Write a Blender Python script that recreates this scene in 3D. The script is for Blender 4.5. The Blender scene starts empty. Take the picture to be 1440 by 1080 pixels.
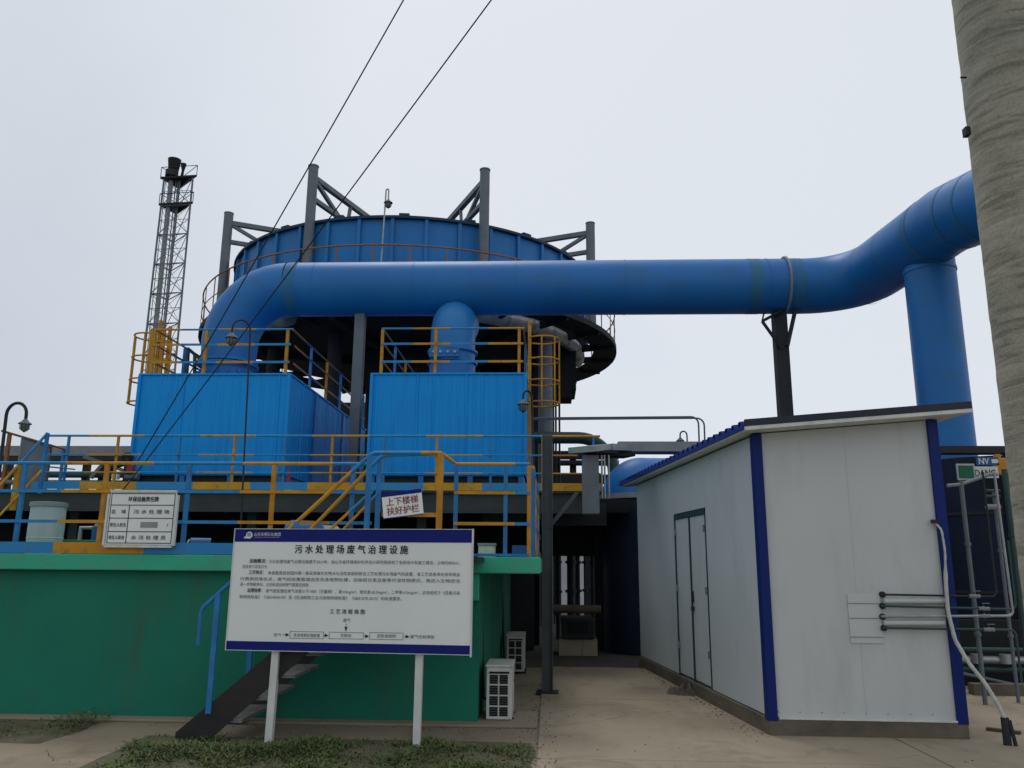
import bpy, math, random
from mathutils import Vector, Matrix
random.seed(7)
R = math.radians
S = bpy.context.scene
COL = S.collection

# ---------------------------------------------------------------- camera
PITCH, YAW, ROLL, FPX = R(12.5), 0.045, 0.008, 1150.0
CAM = Vector((0, 0, 1.6))
Fw = Vector((-math.sin(YAW)*math.cos(PITCH), math.cos(YAW)*math.cos(PITCH), math.sin(PITCH)))
R0 = Vector((math.cos(YAW), math.sin(YAW), 0))
U0 = R0.cross(Fw)
Rt = R0*math.cos(ROLL) + U0*math.sin(ROLL)
Up = U0*math.cos(ROLL) - R0*math.sin(ROLL)
cd = bpy.data.cameras.new('camera'); cam = bpy.data.objects.new('camera', cd); COL.objects.link(cam)
m = Matrix.Identity(4)
for i in range(3):
    m[i][0] = Rt[i]; m[i][1] = Up[i]; m[i][2] = -Fw[i]; m[i][3] = CAM[i]
cam.matrix_world = m
cd.sensor_width = 36; cd.lens = FPX/1440*36; cd.clip_start = 0.1; cd.clip_end = 1500
S.camera = cam

def ray(px, py):
    return (Fw + Rt*((px-720)/FPX) + Up*((540-py)/FPX))
def P(px, py, Y):
    "where the line of sight through a photo point meets the vertical plane y = Y"
    d = ray(px, py); return CAM + d*(Y/d.y)
def G(px, py, z=0.0):
    "where it meets the level z"
    d = ray(px, py); return CAM + d*((z-CAM.z)/d.z)

# ---------------------------------------------------------------- world, sun, exposure
SUN_EL, SUN_AZ = R(62), R(-20)          # veiled sun, high and a little behind the plant
w = bpy.data.worlds.new('World'); S.world = w; w.use_nodes = True
nt = w.node_tree; nt.nodes.clear()
N = nt.nodes.new; L = nt.links.new
out = N('ShaderNodeOutputWorld'); mx = N('ShaderNodeMixShader'); mx.inputs[0].default_value = 0.9
sky = N('ShaderNodeTexSky'); sky.sky_type = 'NISHITA'; sky.sun_disc = False
sky.sun_elevation = SUN_EL; sky.sun_rotation = SUN_AZ; sky.dust_density = 3
b1 = N('ShaderNodeBackground'); b1.inputs[1].default_value = 0.07; L(sky.outputs[0], b1.inputs[0])
tc = N('ShaderNodeTexCoord'); nz = N('ShaderNodeTexNoise'); nz.inputs['Scale'].default_value = 2.4; nz.inputs['Detail'].default_value = 6
L(tc.outputs['Generated'], nz.inputs['Vector'])
cr = N('ShaderNodeValToRGB'); cr.color_ramp.elements[0].position = .3; cr.color_ramp.elements[1].position = .7
cr.color_ramp.elements[0].color = (.56, .625, .70, 1); cr.color_ramp.elements[1].color = (.79, .83, .895, 1)
# the cloud cover thins from the dull left towards the brighter right
sx_ = N('ShaderNodeSeparateXYZ'); L(tc.outputs['Generated'], sx_.inputs[0])
zf_ = N('ShaderNodeMath'); zf_.operation = 'MULTIPLY_ADD'; zf_.inputs[1].default_value = .55; L(sx_.outputs[2], zf_.inputs[0]); L(sx_.outputs[0], zf_.inputs[2])
mr_ = N('ShaderNodeMapRange'); mr_.interpolation_type = 'SMOOTHSTEP'; mr_.inputs[1].default_value = -.75; mr_.inputs[2].default_value = .35; mr_.inputs[3].default_value = .12; mr_.inputs[4].default_value = .52; L(zf_.outputs[0], mr_.inputs[0])
ad_ = N('ShaderNodeMath'); ad_.operation = 'MULTIPLY_ADD'; ad_.inputs[1].default_value = .42; L(nz.outputs[0], ad_.inputs[0]); L(mr_.outputs[0], ad_.inputs[2])
L(ad_.outputs[0], cr.inputs[0])
b2 = N('ShaderNodeBackground'); b2.inputs[1].default_value = 1.0; L(cr.outputs[0], b2.inputs[0])
L(b1.outputs[0], mx.inputs[1]); L(b2.outputs[0], mx.inputs[2]); L(mx.outputs[0], out.inputs[0])
sl = bpy.data.lights.new('sun', 'SUN'); sl.energy = 0.8; sl.angle = R(18); sl.color = (1, .97, .93)
so = bpy.data.objects.new('sun', sl); COL.objects.link(so)
sd = Vector((math.sin(SUN_AZ)*math.cos(SUN_EL), math.cos(SUN_AZ)*math.cos(SUN_EL), math.sin(SUN_EL)))
so.rotation_euler = sd.to_track_quat('Z', 'Y').to_euler()
S.view_settings.view_transform = 'Standard'; S.view_settings.look = 'None'
S.view_settings.exposure = 0.0; S.view_settings.gamma = 1; S.view_settings.use_curve_mapping = False

# ---------------------------------------------------------------- materials
def mat(name, c1, c2=None, rough=.6, metal=0, scale=3, dirt=None, damt=.4, dscale=(6, 6, .5), bump=.0, bscale=40, spec=.3, detail=6):
    mt = bpy.data.materials.new(name); mt.use_nodes = True
    t = mt.node_tree; t.nodes.clear(); n = t.nodes.new; l = t.links.new
    o = n('ShaderNodeOutputMaterial'); b = n('ShaderNodeBsdfPrincipled'); l(b.outputs[0], o.inputs[0])
    tcn = n('ShaderNodeTexCoord')
    nn = n('ShaderNodeTexNoise'); nn.inputs['Scale'].default_value = scale; nn.inputs['Detail'].default_value = detail
    l(tcn.outputs['Object'], nn.inputs['Vector'])
    r = n('ShaderNodeValToRGB'); r.color_ramp.elements[0].position = .32; r.color_ramp.elements[1].position = .68
    c2 = c2 or tuple(x*.78 for x in c1)
    r.color_ramp.elements[0].color = (*c1, 1); r.color_ramp.elements[1].color = (*c2, 1)
    l(nn.outputs[0], r.inputs[0]); last = r.outputs[0]
    if dirt:
        mp = n('ShaderNodeMapping'); mp.inputs['Scale'].default_value = dscale
        l(tcn.outputs['Object'], mp.inputs['Vector'])
        n2 = n('ShaderNodeTexNoise'); n2.inputs['Scale'].default_value = 1; n2.inputs['Detail'].default_value = 8; n2.inputs['Roughness'].default_value = .7
        l(mp.outputs[0], n2.inputs['Vector'])
        r2 = n('ShaderNodeValToRGB'); r2.color_ramp.elements[0].position = .5; r2.color_ramp.elements[1].position = .8
        r2.color_ramp.elements[0].color = (0, 0, 0, 1); r2.color_ramp.elements[1].color = (damt, damt, damt, 1)
        l(n2.outputs[0], r2.inputs[0])
        mi = n('ShaderNodeMix'); mi.data_type = 'RGBA'; l(r2.outputs[0], mi.inputs[0]); l(last, mi.inputs[6]); mi.inputs[7].default_value = (*dirt, 1)
        last = mi.outputs[2]
    l(last, b.inputs['Base Color'])
    b.inputs['Metallic'].default_value = metal; b.inputs['Specular IOR Level'].default_value = spec
    rr = n('ShaderNodeMapRange'); rr.inputs[3].default_value = max(rough-.1, .05); rr.inputs[4].default_value = min(rough+.12, 1)
    l(nn.outputs[0], rr.inputs[0]); l(rr.outputs[0], b.inputs['Roughness'])
    if bump:
        n3 = n('ShaderNodeTexNoise'); n3.inputs['Scale'].default_value = bscale; n3.inputs['Detail'].default_value = 5
        l(tcn.outputs['Object'], n3.inputs['Vector'])
        bp = n('ShaderNodeBump'); bp.inputs['Strength'].default_value = bump; bp.inputs['Distance'].default_value = .02
        l(n3.outputs[0], bp.inputs['Height']); l(bp.outputs[0], b.inputs['Normal'])
    return mt

BLUE_P = (.02, .21, .47); YEL_P = (.55, .26, .012)
def stripe(name, phase, axis=0, period=2.0, c1=YEL_P, c2=BLUE_P):
    "two-colour hazard paint in 1 m lengths along one axis of the thing"
    mt = mat(name, c1, rough=.5); t = mt.node_tree; n = t.nodes.new; l = t.links.new
    b = [x for x in t.nodes if x.type == 'BSDF_PRINCIPLED'][0]
    old = b.inputs['Base Color'].links[0].from_socket
    tcn = n('ShaderNodeTexCoord'); sp = n('ShaderNodeSeparateXYZ'); l(tcn.outputs['Object'], sp.inputs[0])
    a = n('ShaderNodeMath'); a.operation = 'ADD'; a.inputs[1].default_value = phase; l(sp.outputs[axis], a.inputs[0])
    d = n('ShaderNodeMath'); d.operation = 'DIVIDE'; d.inputs[1].default_value = period; l(a.outputs[0], d.inputs[0])
    f = n('ShaderNodeMath'); f.operation = 'FRACT'; l(d.outputs[0], f.inputs[0])
    g = n('ShaderNodeMath'); g.operation = 'GREATER_THAN'; g.inputs[1].default_value = .5; l(f.outputs[0], g.inputs[0])
    mi = n('ShaderNodeMix'); mi.data_type = 'RGBA'; l(g.outputs[0], mi.inputs[0]); l(old, mi.inputs[6]); mi.inputs[7].default_value = (*c2, 1)
    nn = n('ShaderNodeTexNoise'); nn.inputs['Scale'].default_value = 9; nn.inputs['Detail'].default_value = 8; l(tcn.outputs['Object'], nn.inputs['Vector'])
    r = n('ShaderNodeValToRGB'); r.color_ramp.elements[0].position = .56; r.color_ramp.elements[1].position = .72; r.color_ramp.elements[0].color = (0, 0, 0, 1); r.color_ramp.elements[1].color = (.6, .6, .6, 1)
    l(nn.outputs[0], r.inputs[0])
    m2 = n('ShaderNodeMix'); m2.data_type = 'RGBA'; l(r.outputs[0], m2.inputs[0]); l(mi.outputs[2], m2.inputs[6]); m2.inputs[7].default_value = (.13, .09, .06, 1)
    l(m2.outputs[2], b.inputs['Base Color'])
    return mt

M = dict(
 concrete=mat('concrete', (.295, .243, .17), (.225, .182, .125), .85, scale=.8, dirt=(.19, .165, .125), damt=.6, dscale=(.7, .5, 1), bump=.25, bscale=30),
 pavement=mat('pavement', (.335, .28, .20), (.265, .22, .155), .85, scale=.6, dirt=(.16, .132, .09), damt=.75, dscale=(.9, .35, 1), bump=.2, bscale=45),
 soil=mat('soil', (.085, .08, .045), (.13, .115, .075), .95, scale=5, bump=.6, bscale=25),
 green=mat('green_paint_shaded', (.009, .185, .118), (.008, .155, .098), .75, scale=1.1, dirt=(.045, .10, .06), damt=.8, dscale=(2.6, 2.6, .35), bump=.12, bscale=18),  # wall green darkened all over for the shadow of the slab
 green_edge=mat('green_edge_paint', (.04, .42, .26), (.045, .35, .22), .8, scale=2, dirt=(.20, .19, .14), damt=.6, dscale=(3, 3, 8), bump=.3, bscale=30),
 box_blue=mat('cladding_blue', (.002, .25, .68), (.003, .285, .72), .5, scale=1.5, dirt=(.004, .14, .44), damt=.7, dscale=(9, 9, .5), spec=.2),
 duct_blue=mat('duct_blue', (.010, .13, .38), (.014, .155, .43), .45, scale=.9, dirt=(.03, .12, .17), damt=.75, dscale=(1.5, 2.0, 2.2), spec=.32, bump=.05, bscale=3),
 riser_blue=mat('riser_blue', (.012, .175, .44), (.016, .15, .38), .45, scale=2, dirt=(.03, .10, .2), damt=.4, dscale=(5, 5, .8)),
 band=mat('weathered_band', (.03, .15, .22), (.02, .14, .36), .6, scale=4, dirt=(.05, .12, .09), damt=.6, dscale=(4, 4, 2)),
 tank_blue=mat('tank_blue', (.010, .15, .40), (.012, .17, .44), .5, scale=1, dirt=(.02, .07, .16), damt=.5, dscale=(4, 4, .5)),
 rim=mat('rim_dark', (.02, .05, .09), rough=.7),
 grey=mat('steel_grey', (.14, .165, .185), (.11, .13, .15), .55, scale=3, dirt=(.10, .07, .05), damt=.3, dscale=(5, 5, 1)),
 lgrey=mat('pale_grey_steel', (.24, .26, .27), (.19, .20, .21), .5, scale=4, dirt=(.12, .10, .08), damt=.3),
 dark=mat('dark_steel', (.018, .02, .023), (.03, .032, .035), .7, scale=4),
 black=mat('black_steel_and_shade', (.008, .009, .010), (.014, .015, .016), .8, scale=4),  # black parts, and shade put in as colour below tank and platform
 foil=mat('insulation_foil', (.42, .42, .40), (.30, .30, .29), .45, metal=.3, scale=6, bump=.5, bscale=9),
 galv=mat('galvanised', (.36, .38, .38), (.27, .29, .29), .4, metal=.5, scale=8),
 white=mat('panel_white', (.53, .55, .545), (.49, .515, .51), .55, scale=.7, dirt=(.31, .30, .25), damt=.45, dscale=(2.2, 2.2, .5)),
 white2=mat('panel_side_white', (.50, .54, .56), (.46, .50, .52), .5, scale=.7, dirt=(.28, .295, .275), damt=.35, dscale=(2, 2, .6)),
 signwhite=mat('sign_white', (.76, .78, .76), (.72, .74, .72), .6, scale=1.4, dirt=(.58,.59,.55), damt=.35, dscale=(2,2,1), spec=.15),
 frame_w=mat('white_metal', (.66, .68, .63), (.56, .58, .54), .5, scale=5, dirt=(.2, .17, .12), damt=.4, dscale=(10, 10, 1)),
 navy=mat('navy_print', (.010, .016, .15), (.010, .018, .17), .5, scale=2, spec=.12),
 ink=mat('black_ink', (.012, .012, .014), rough=.6),
 inkgrey=mat('faded_ink', (.08, .085, .085), rough=.6),
 red=mat('red_ink', (.30, .05, .06), rough=.6),
 trim_blue=mat('trim_blue', (.003, .018, .15), (.003, .016, .12), .5, scale=2, spec=.2),
 slate=mat('slate_trim', (.02, .026, .045), (.028, .032, .045), .6, scale=3),
 beam=mat('beam_grey', (.045, .047, .052), (.035, .037, .04), .6, scale=3),
 roof_blue=mat('roof_blue', (.008, .032, .23), (.008, .028, .18), .5, scale=3, dirt=(.03, .04, .1), damt=.5),
 plinth=mat('plinth_render', (.15, .13, .098), (.11, .096, .072), .9, scale=3, dirt=(.05, .045, .035), damt=.6, dscale=(2, 2, 3), bump=.5, bscale=20),
 yellow=mat('yellow_paint', YEL_P, (.38, .16, .012), .5, scale=6, dirt=(.12, .07, .03), damt=.5, dscale=(8, 8, 4)),
 blue=mat('rail_blue_paint', BLUE_P, (.02, .13, .34), .5, scale=6, dirt=(.10, .10, .10), damt=.4, dscale=(8, 8, 4)),
 orange=mat('rusty_orange', (.30, .12, .035), (.22, .09, .04), .7, scale=8),
 ac=mat('ac_casing', (.62, .63, .59), (.54, .55, .51), .5, scale=4, dirt=(.2, .18, .14), damt=.5),
 cable=mat('cable_black', (.01, .01, .012), rough=.6),
 hose=mat('hose_white', (.52, .52, .48), (.40, .40, .36), .7, scale=14),
 dgreen=mat('dark_green_pipe', (.02, .055, .05), (.03, .07, .06), .5, scale=3),
 bright_green=mat('bright_green', (.01, .13, .055), rough=.6),
 glass=mat('lamp_glass', (.14, .13, .11), (.09, .085, .075), .25, scale=20, spec=.5),
 bark=None,
 leaf=mat('weed_leaf', (.05, .085, .022), (.10, .13, .04), .7, scale=2.5),
 leaf_dry=mat('dry_leaf', (.15, .13, .06), rough=.9),
 wood=mat('old_wood', (.11, .09, .06), rough=.9),
 blueplate=mat('blue_plate', (.015, .09, .26), rough=.5),
 farwhite=mat('far_white_render', (.80, .81, .81), rough=.9, scale=.5),
 metaltread=mat('chequer_plate', (.19, .185, .18), (.12, .115, .11), .6, scale=9, bump=.4, bscale=90),
 stringer=mat('stringer_steel', (.018, .018, .02), (.03, .027, .025), .6, scale=7),
)
def add_cracks(mt, sc=.45, stain=(.13, .105, .07)):
    t = mt.node_tree; n = t.nodes.new; l = t.links.new
    b = [x for x in t.nodes if x.type == 'BSDF_PRINCIPLED'][0]; old = b.inputs['Base Color'].links[0].from_socket
    g = n('ShaderNodeNewGeometry'); nn = n('ShaderNodeTexNoise'); nn.inputs['Scale'].default_value = 2.2; nn.inputs['Detail'].default_value = 6; l(g.outputs['Position'], nn.inputs[0])
    va = n('ShaderNodeMix'); va.data_type = 'VECTOR'; va.inputs[0].default_value = .22; l(g.outputs['Position'], va.inputs[4]); l(nn.outputs[1], va.inputs[5])
    v = n('ShaderNodeTexVoronoi'); v.feature = 'DISTANCE_TO_EDGE'; v.inputs['Scale'].default_value = sc; l(va.outputs[1], v.inputs['Vector'])
    c = n('ShaderNodeMath'); c.operation = 'LESS_THAN'; c.inputs[1].default_value = .0011; l(v.outputs[0], c.inputs[0])
    k = n('ShaderNodeTexNoise'); k.inputs['Scale'].default_value = .9; l(g.outputs['Position'], k.inputs[0])
    k2 = n('ShaderNodeMath'); k2.operation = 'GREATER_THAN'; k2.inputs[1].default_value = .56; l(k.outputs[0], k2.inputs[0])
    cm = n('ShaderNodeMath'); cm.operation = 'MULTIPLY'; l(c.outputs[0], cm.inputs[0]); l(k2.outputs[0], cm.inputs[1])
    st = n('ShaderNodeTexNoise'); st.inputs['Scale'].default_value = 1.15; st.inputs['Detail'].default_value = 9; st.inputs['Roughness'].default_value = .72; st.inputs['Distortion'].default_value = .8; l(g.outputs['Position'], st.inputs[0])
    sr = n('ShaderNodeValToRGB'); sr.color_ramp.elements[0].position = .52; sr.color_ramp.elements[1].position = .74; sr.color_ramp.elements[0].color = (0, 0, 0, 1); sr.color_ramp.elements[1].color = (.8, .8, .8, 1); l(st.outputs[0], sr.inputs[0])
    m1 = n('ShaderNodeMix'); m1.data_type = 'RGBA'; l(sr.outputs[0], m1.inputs[0]); l(old, m1.inputs[6]); m1.inputs[7].default_value = (*stain, 1)
    m2 = n('ShaderNodeMix'); m2.data_type = 'RGBA'; l(cm.outputs[0], m2.inputs[0]); l(m1.outputs[2], m2.inputs[6]); m2.inputs[7].default_value = (.04, .035, .028, 1)
    l(m2.outputs[2], b.inputs['Base Color'])
add_cracks(M['concrete']); add_cracks(M['pavement'])
# rough spun-concrete pole: stacked wavy ridges left by the mould
def pole_mat():
    mt = bpy.data.materials.new('pole_concrete'); mt.use_nodes = True
    t = mt.node_tree; t.nodes.clear(); n = t.nodes.new; l = t.links.new
    o = n('ShaderNodeOutputMaterial'); b = n('ShaderNodeBsdfPrincipled'); l(b.outputs[0], o.inputs[0]); b.inputs['Roughness'].default_value = .95
    tcn = n('ShaderNodeTexCoord'); mp = n('ShaderNodeMapping'); mp.inputs['Scale'].default_value = (1.5, 1.5, 12); l(tcn.outputs['Object'], mp.inputs[0])
    a = n('ShaderNodeTexNoise'); a.inputs['Scale'].default_value = 1.6; a.inputs['Detail'].default_value = 9; a.inputs['Roughness'].default_value = .62; a.inputs['Distortion'].default_value = .6; l(mp.outputs[0], a.inputs[0])
    r = n('ShaderNodeValToRGB'); e = r.color_ramp.elements
    e[0].position = .38; e[0].color = (.20, .188, .160, 1); e[1].position = .68; e[1].color = (.37, .35, .305, 1)
    k = e.new(.48); k.color = (.30, .28, .238, 1)
    l(a.outputs[0], r.inputs[0])
    g = n('ShaderNodeTexNoise'); g.inputs['Scale'].default_value = 1.3; g.inputs['Detail'].default_value = 4; l(tcn.outputs['Object'], g.inputs[0])
    r2 = n('ShaderNodeValToRGB'); r2.color_ramp.elements[0].position = .45; r2.color_ramp.elements[1].position = .65
    r2.color_ramp.elements[0].color = (.85, .87, .80, 1); r2.color_ramp.elements[1].color = (1.1, 1.08, 1.0, 1); l(g.outputs[0], r2.inputs[0])
    mi = n('ShaderNodeMix'); mi.data_type = 'RGBA'; mi.blend_type = 'MULTIPLY'; mi.inputs[0].default_value = 1; l(r.outputs[0], mi.inputs[6]); l(r2.outputs[0], mi.inputs[7])
    fp = n('ShaderNodeTexNoise'); fp.inputs['Scale'].default_value = 55; fp.inputs['Detail'].default_value = 6; l(tcn.outputs['Object'], fp.inputs[0])
    fr = n('ShaderNodeValToRGB'); fr.color_ramp.elements[0].position = .38; fr.color_ramp.elements[1].position = .55; fr.color_ramp.elements[0].color = (.88, .88, .87, 1); fr.color_ramp.elements[1].color = (1.05, 1.05, 1.05, 1); l(fp.outputs[0], fr.inputs[0])
    m3 = n('ShaderNodeMix'); m3.data_type = 'RGBA'; m3.blend_type = 'MULTIPLY'; m3.inputs[0].default_value = 1; l(mi.outputs[2], m3.inputs[6]); l(fr.outputs[0], m3.inputs[7])
    l(m3.outputs[2], b.inputs['Base Color'])
    bp = n('ShaderNodeBump'); bp.inputs['Strength'].default_value = .45; bp.inputs['Distance'].default_value = .015; l(a.outputs[0], bp.inputs['Height']); l(bp.outputs[0], b.inputs['Normal'])
    return mt
M['bark'] = pole_mat()

# ---------------------------------------------------------------- geometry helpers
ORG = {}
def V(*a): return Vector(a)
class Geo:
    def __init__(s): s.v = []; s.f = []
    def add(s, vs, fs):
        k = len(s.v); s.v += [Vector(x) for x in vs]; s.f += [tuple(i+k for i in f) for f in fs]; return s
    def obox(s, o, a, b, c):
        o, a, b, c = map(Vector, (o, a, b, c))
        vs = [o, o+a, o+a+b, o+b, o+c, o+a+c, o+a+b+c, o+b+c]
        return s.add(vs, [(0,3,2,1), (4,5,6,7), (0,1,5,4), (1,2,6,5), (2,3,7,6), (3,0,4,7)])
    def box(s, x0, x1, y0, y1, z0, z1):
        return s.obox((x0, y0, z0), (x1-x0, 0, 0), (0, y1-y0, 0), (0, 0, z1-z0))
    def bar(s, p, q, w, h=None, up=(0, 0, 1)):
        p, q = Vector(p), Vector(q); h = h or w; d = (q-p).normalized(); u = Vector(up)
        if abs(d.dot(u)) > .98: u = Vector((0, 1, 0))
        a = d.cross(u).normalized(); c = a.cross(d).normalized()
        return s.obox(p-a*w/2-c*h/2, a*w, q-p, c*h)
    def tube(s, pts, r, n=10, cap=True):
        pts = [Vector(p) for p in pts]; rs = r if isinstance(r, (list, tuple)) else [r]*len(pts)
        ref = None; k0 = len(s.v); rings = []
        for i, p in enumerate(pts):
            d = ((pts[min(i+1, len(pts)-1)]-p).normalized() + (p-pts[max(i-1, 0)]).normalized()).normalized()
            if ref is None:
                u = Vector((0, 0, 1)) if abs(d.z) < .9 else Vector((0, 1, 0)); a = d.cross(u).normalized()
            else: a = (ref-d*ref.dot(d)).normalized()
            ref = a; b = d.cross(a)
            rings.append([p+(a*math.cos(2*math.pi*j/n)+b*math.sin(2*math.pi*j/n))*rs[i] for j in range(n)])
        vs = [x for rg in rings for x in rg]; fs = []
        for i in range(len(pts)-1):
            for j in range(n):
                fs.append((i*n+j, i*n+(j+1) % n, (i+1)*n+(j+1) % n, (i+1)*n+j))
        if cap: fs += [tuple(reversed(range(n))), tuple((len(pts)-1)*n+j for j in range(n))]
        return s.add(vs, fs)
    def lathe(s, c, prof, n=24, a0=0, a1=2*math.pi):
        c = Vector(c); full = abs(a1-a0-2*math.pi) < 1e-4; m_ = n if full else n+1; vs = []; fs = []
        for (r, z) in prof:
            for j in range(m_):
                t = a0+(a1-a0)*j/n; vs.append(c+Vector((r*math.cos(t), r*math.sin(t), z)))
        for i in range(len(prof)-1):
            for j in range(n):
                j2 = (j+1) % m_
                fs.append((i*m_+j, i*m_+j2, (i+1)*m_+j2, (i+1)*m_+j))
        return s.add(vs, fs)
    def build(s, name, mt, parent=None, smooth=False, origin=None, kind=None, label=None, cat=None, group=None, bevel=0):
        me = bpy.data.meshes.new(name)
        if parent is not None: o = ORG[parent.name]
        else: o = Vector(origin) if origin is not None else Vector((sum(v.x for v in s.v)/len(s.v), sum(v.y for v in s.v)/len(s.v), min(v.z for v in s.v)))
        me.from_pydata([v-o for v in s.v], [], s.f); me.update()
        ob = bpy.data.objects.new(name, me); COL.objects.link(ob)
        me.materials.append(M[mt] if isinstance(mt, str) else mt)
        if smooth: me.shade_smooth(); me.set_sharp_from_angle(angle=R(40))
        if parent is not None: ob.parent = parent
        else: ob.location = o
        ORG[ob.name] = o
        if bevel:
            bm = ob.modifiers.new('bevel', 'BEVEL'); bm.width = bevel; bm.segments = 2; bm.limit_method = 'ANGLE'
        for k, v in (('kind', kind), ('label', label), ('category', cat), ('group', group)):
            if v: ob[k] = v
        return ob
def thing(name, loc, label, cat, group=None):
    e = bpy.data.objects.new(name, None); COL.objects.link(e); e.location = loc; e.empty_display_size = .2
    ORG[e.name] = Vector(loc); e['label'] = label; e['category'] = cat
    if group: e['group'] = group
    return e
def fillet(pts, rad, n=10):
    pts = [Vector(p) for p in pts]; res = [pts[0]]
    for i in range(1, len(pts)-1):
        a, b, c = pts[i-1], pts[i], pts[i+1]; r = rad[i-1] if isinstance(rad, (list, tuple)) else rad
        d1 = (a-b).normalized(); d2 = (c-b).normalized(); ang = d1.angle(d2)
        t = min(r/math.tan(ang/2), (a-b).length*.49 if i > 1 else (a-b).length*.98, (c-b).length*.49 if i < len(pts)-2 else (c-b).length*.98)
        r2 = t*math.tan(ang/2); ce = b+(d1+d2).normalized()*(r2/math.sin(ang/2))
        s0 = b+d1*t-ce; s1 = b+d2*t-ce; th = s0.angle(s1); ax = s0.cross(s1).normalized()
        for k in range(n+1):
            res.append(ce+Matrix.Rotation(th*k/n, 3, ax) @ s0)
    res.append(pts[-1]); return res
def lerp(a, b, t): return Vector(a)*(1-t)+Vector(b)*t

def rail_run(t, p0, p1, H, posts, levels, smat, pw=.05, toe=0, rr=.022, mats=('yellow', 'blue'), top_round=True):
    "guard rail between two floor points: posts at the given fractions, rails at the given heights"
    z = Vector((0, 0, 1)); p0 = Vector(p0); p1 = Vector(p1); d = (p1-p0).normalized()
    for i, f in enumerate(posts):
        q = lerp(p0, p1, f)
        Geo().bar(q, q+z*(H-.02), pw, pw, up=(0, 1, 0)).build('post', mats[i % len(mats)], t)
    Geo().tube([p0+z*H-d*.02, p1+z*H+d*.02], rr, 8).build('top_rail', smat, t, smooth=True)
    side = d.cross(z)*(pw/2+.008)
    for h in levels:
        Geo().bar(p0+z*h+side, p1+z*h+side, .012, .045).build('mid_rail', smat, t)
    if toe: Geo().bar(p0+z*(toe/2+.01)+side*1.25, p1+z*(toe/2+.01)+side*1.25, .008, toe).build('toe_board', smat, t)

# ================================================================= GROUND
Geo().add([(-400, -40, -.006), (400, -40, -.006), (400, 700, -.006), (-400, 700, -.006)], [(0, 1, 2, 3)]).build('ground', mat('dark_ground', (.055, .05, .042), (.08, .072, .06), .95, scale=2, bump=.4, bscale=20), origin=(0, 0, 0), kind='structure')  # unseen far ground kept dark to cut bounce light on the duct
Geo().add([(-16, 1, 0), (14, 1, 0), (14, 13.8, 0), (-16, 13.8, 0)], [(0, 1, 2, 3)]).build('yard', 'concrete', origin=(0, 0, 0), kind='structure')
# paved lane to the right of the joint, cast in bays
jn = [G(752, 1080), G(762, 975)]
pav = bpy.data.objects.new('pavement', None); COL.objects.link(pav); ORG[pav.name] = V(0, 0, 0); pav['kind'] = 'structure'
xj0, xj1 = .28, .52
ys = [1.0, 4.2, 7.4, 10.6, 13.8]
for i in range(len(ys)-1):
    for (x0, x1) in ((-.10, 3.3), (3.3, 6.8), (6.8, 10.4)):
        Geo().box(x0+.006, x1-.006, ys[i]+.006, ys[i+1]-.006, .0, .02+random.uniform(-.002, .002)).build('concrete_slab', 'pavement', pav, bevel=.004)
# apron along the wall
Geo().box(-14, -.115, 8.75, 9.6, 0, .03).build('apron', 'concrete', origin=(0, 9, 0), kind='structure', bevel=.01)

def weeds(name, poly_fn, n, seed, hscale=1):
    rnd = random.Random(seed); g = Geo()
    for _ in range(n):
        x, y, hh = poly_fn(rnd)
        if x is None: continue
        a = rnd.uniform(0, 6.28); h = hh*hscale*rnd.uniform(.25, 1); big = rnd.random() < .025; w_ = rnd.uniform(.010, .018) if big else rnd.uniform(.002, .009); ln = rnd.uniform(.035, .06) if big else rnd.uniform(.02, .07)
        c = V(x, y, h); d = V(math.cos(a), math.sin(a), rnd.uniform(-.3, .9)).normalized(); s_ = V(-math.sin(a), math.cos(a), rnd.uniform(-.3, .3))*w_
        g.add([c, c+d*ln*.5+s_, c+d*ln, c+d*ln*.5-s_], [(0, 1, 2, 3)])
    ob = g.build(name, 'leaf', origin=(0, 0, 0), kind='stuff')
    ob.data.materials.append(M['leaf_dry'])
    for p in ob.data.polygons:
        if rnd.random() < .16: p.material_index = 1
    return ob
def patch_a(r):
    x = r.uniform(-3.75, -.12); y = r.uniform(5.8, 8.05)
    import mathutils.noise as mn
    k = mn.noise(V(x*1.7, y*1.7, 3)); edge = min(x+3.75, -.12-x, 8.05-y)
    if y < 8.05 and x < -2.9 and y < 7.35 - .0: edge = min(edge, (x+3.6)*.7)
    if edge < .22 and r.random() > edge/.22 + k*.6: return None, 0, 0
    if r.random() < .26-k*1.3: return None, 0, 0
    return x, y, .025+max(0, k+.1)*.13
def patch_b(r):
    x = r.uniform(-9.5, -4.45); y = r.uniform(7.5, 8.75)
    import mathutils.noise as mn
    k = mn.noise(V(x*1.4, y*1.4, 9)); edge = min(-4.45-x, 8.75-y, (y-7.5)+(-5.3-x)*.6)
    if edge < .2 and r.random() > edge/.2+k*.5: return None, 0, 0
    if r.random() < .35-k*1.3: return None, 0, 0
    return x, y, .03+max(0, k+.1)*.14
weeds('grass', patch_a, 62000, 1)
weeds('grass', patch_b, 24000, 2)
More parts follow.
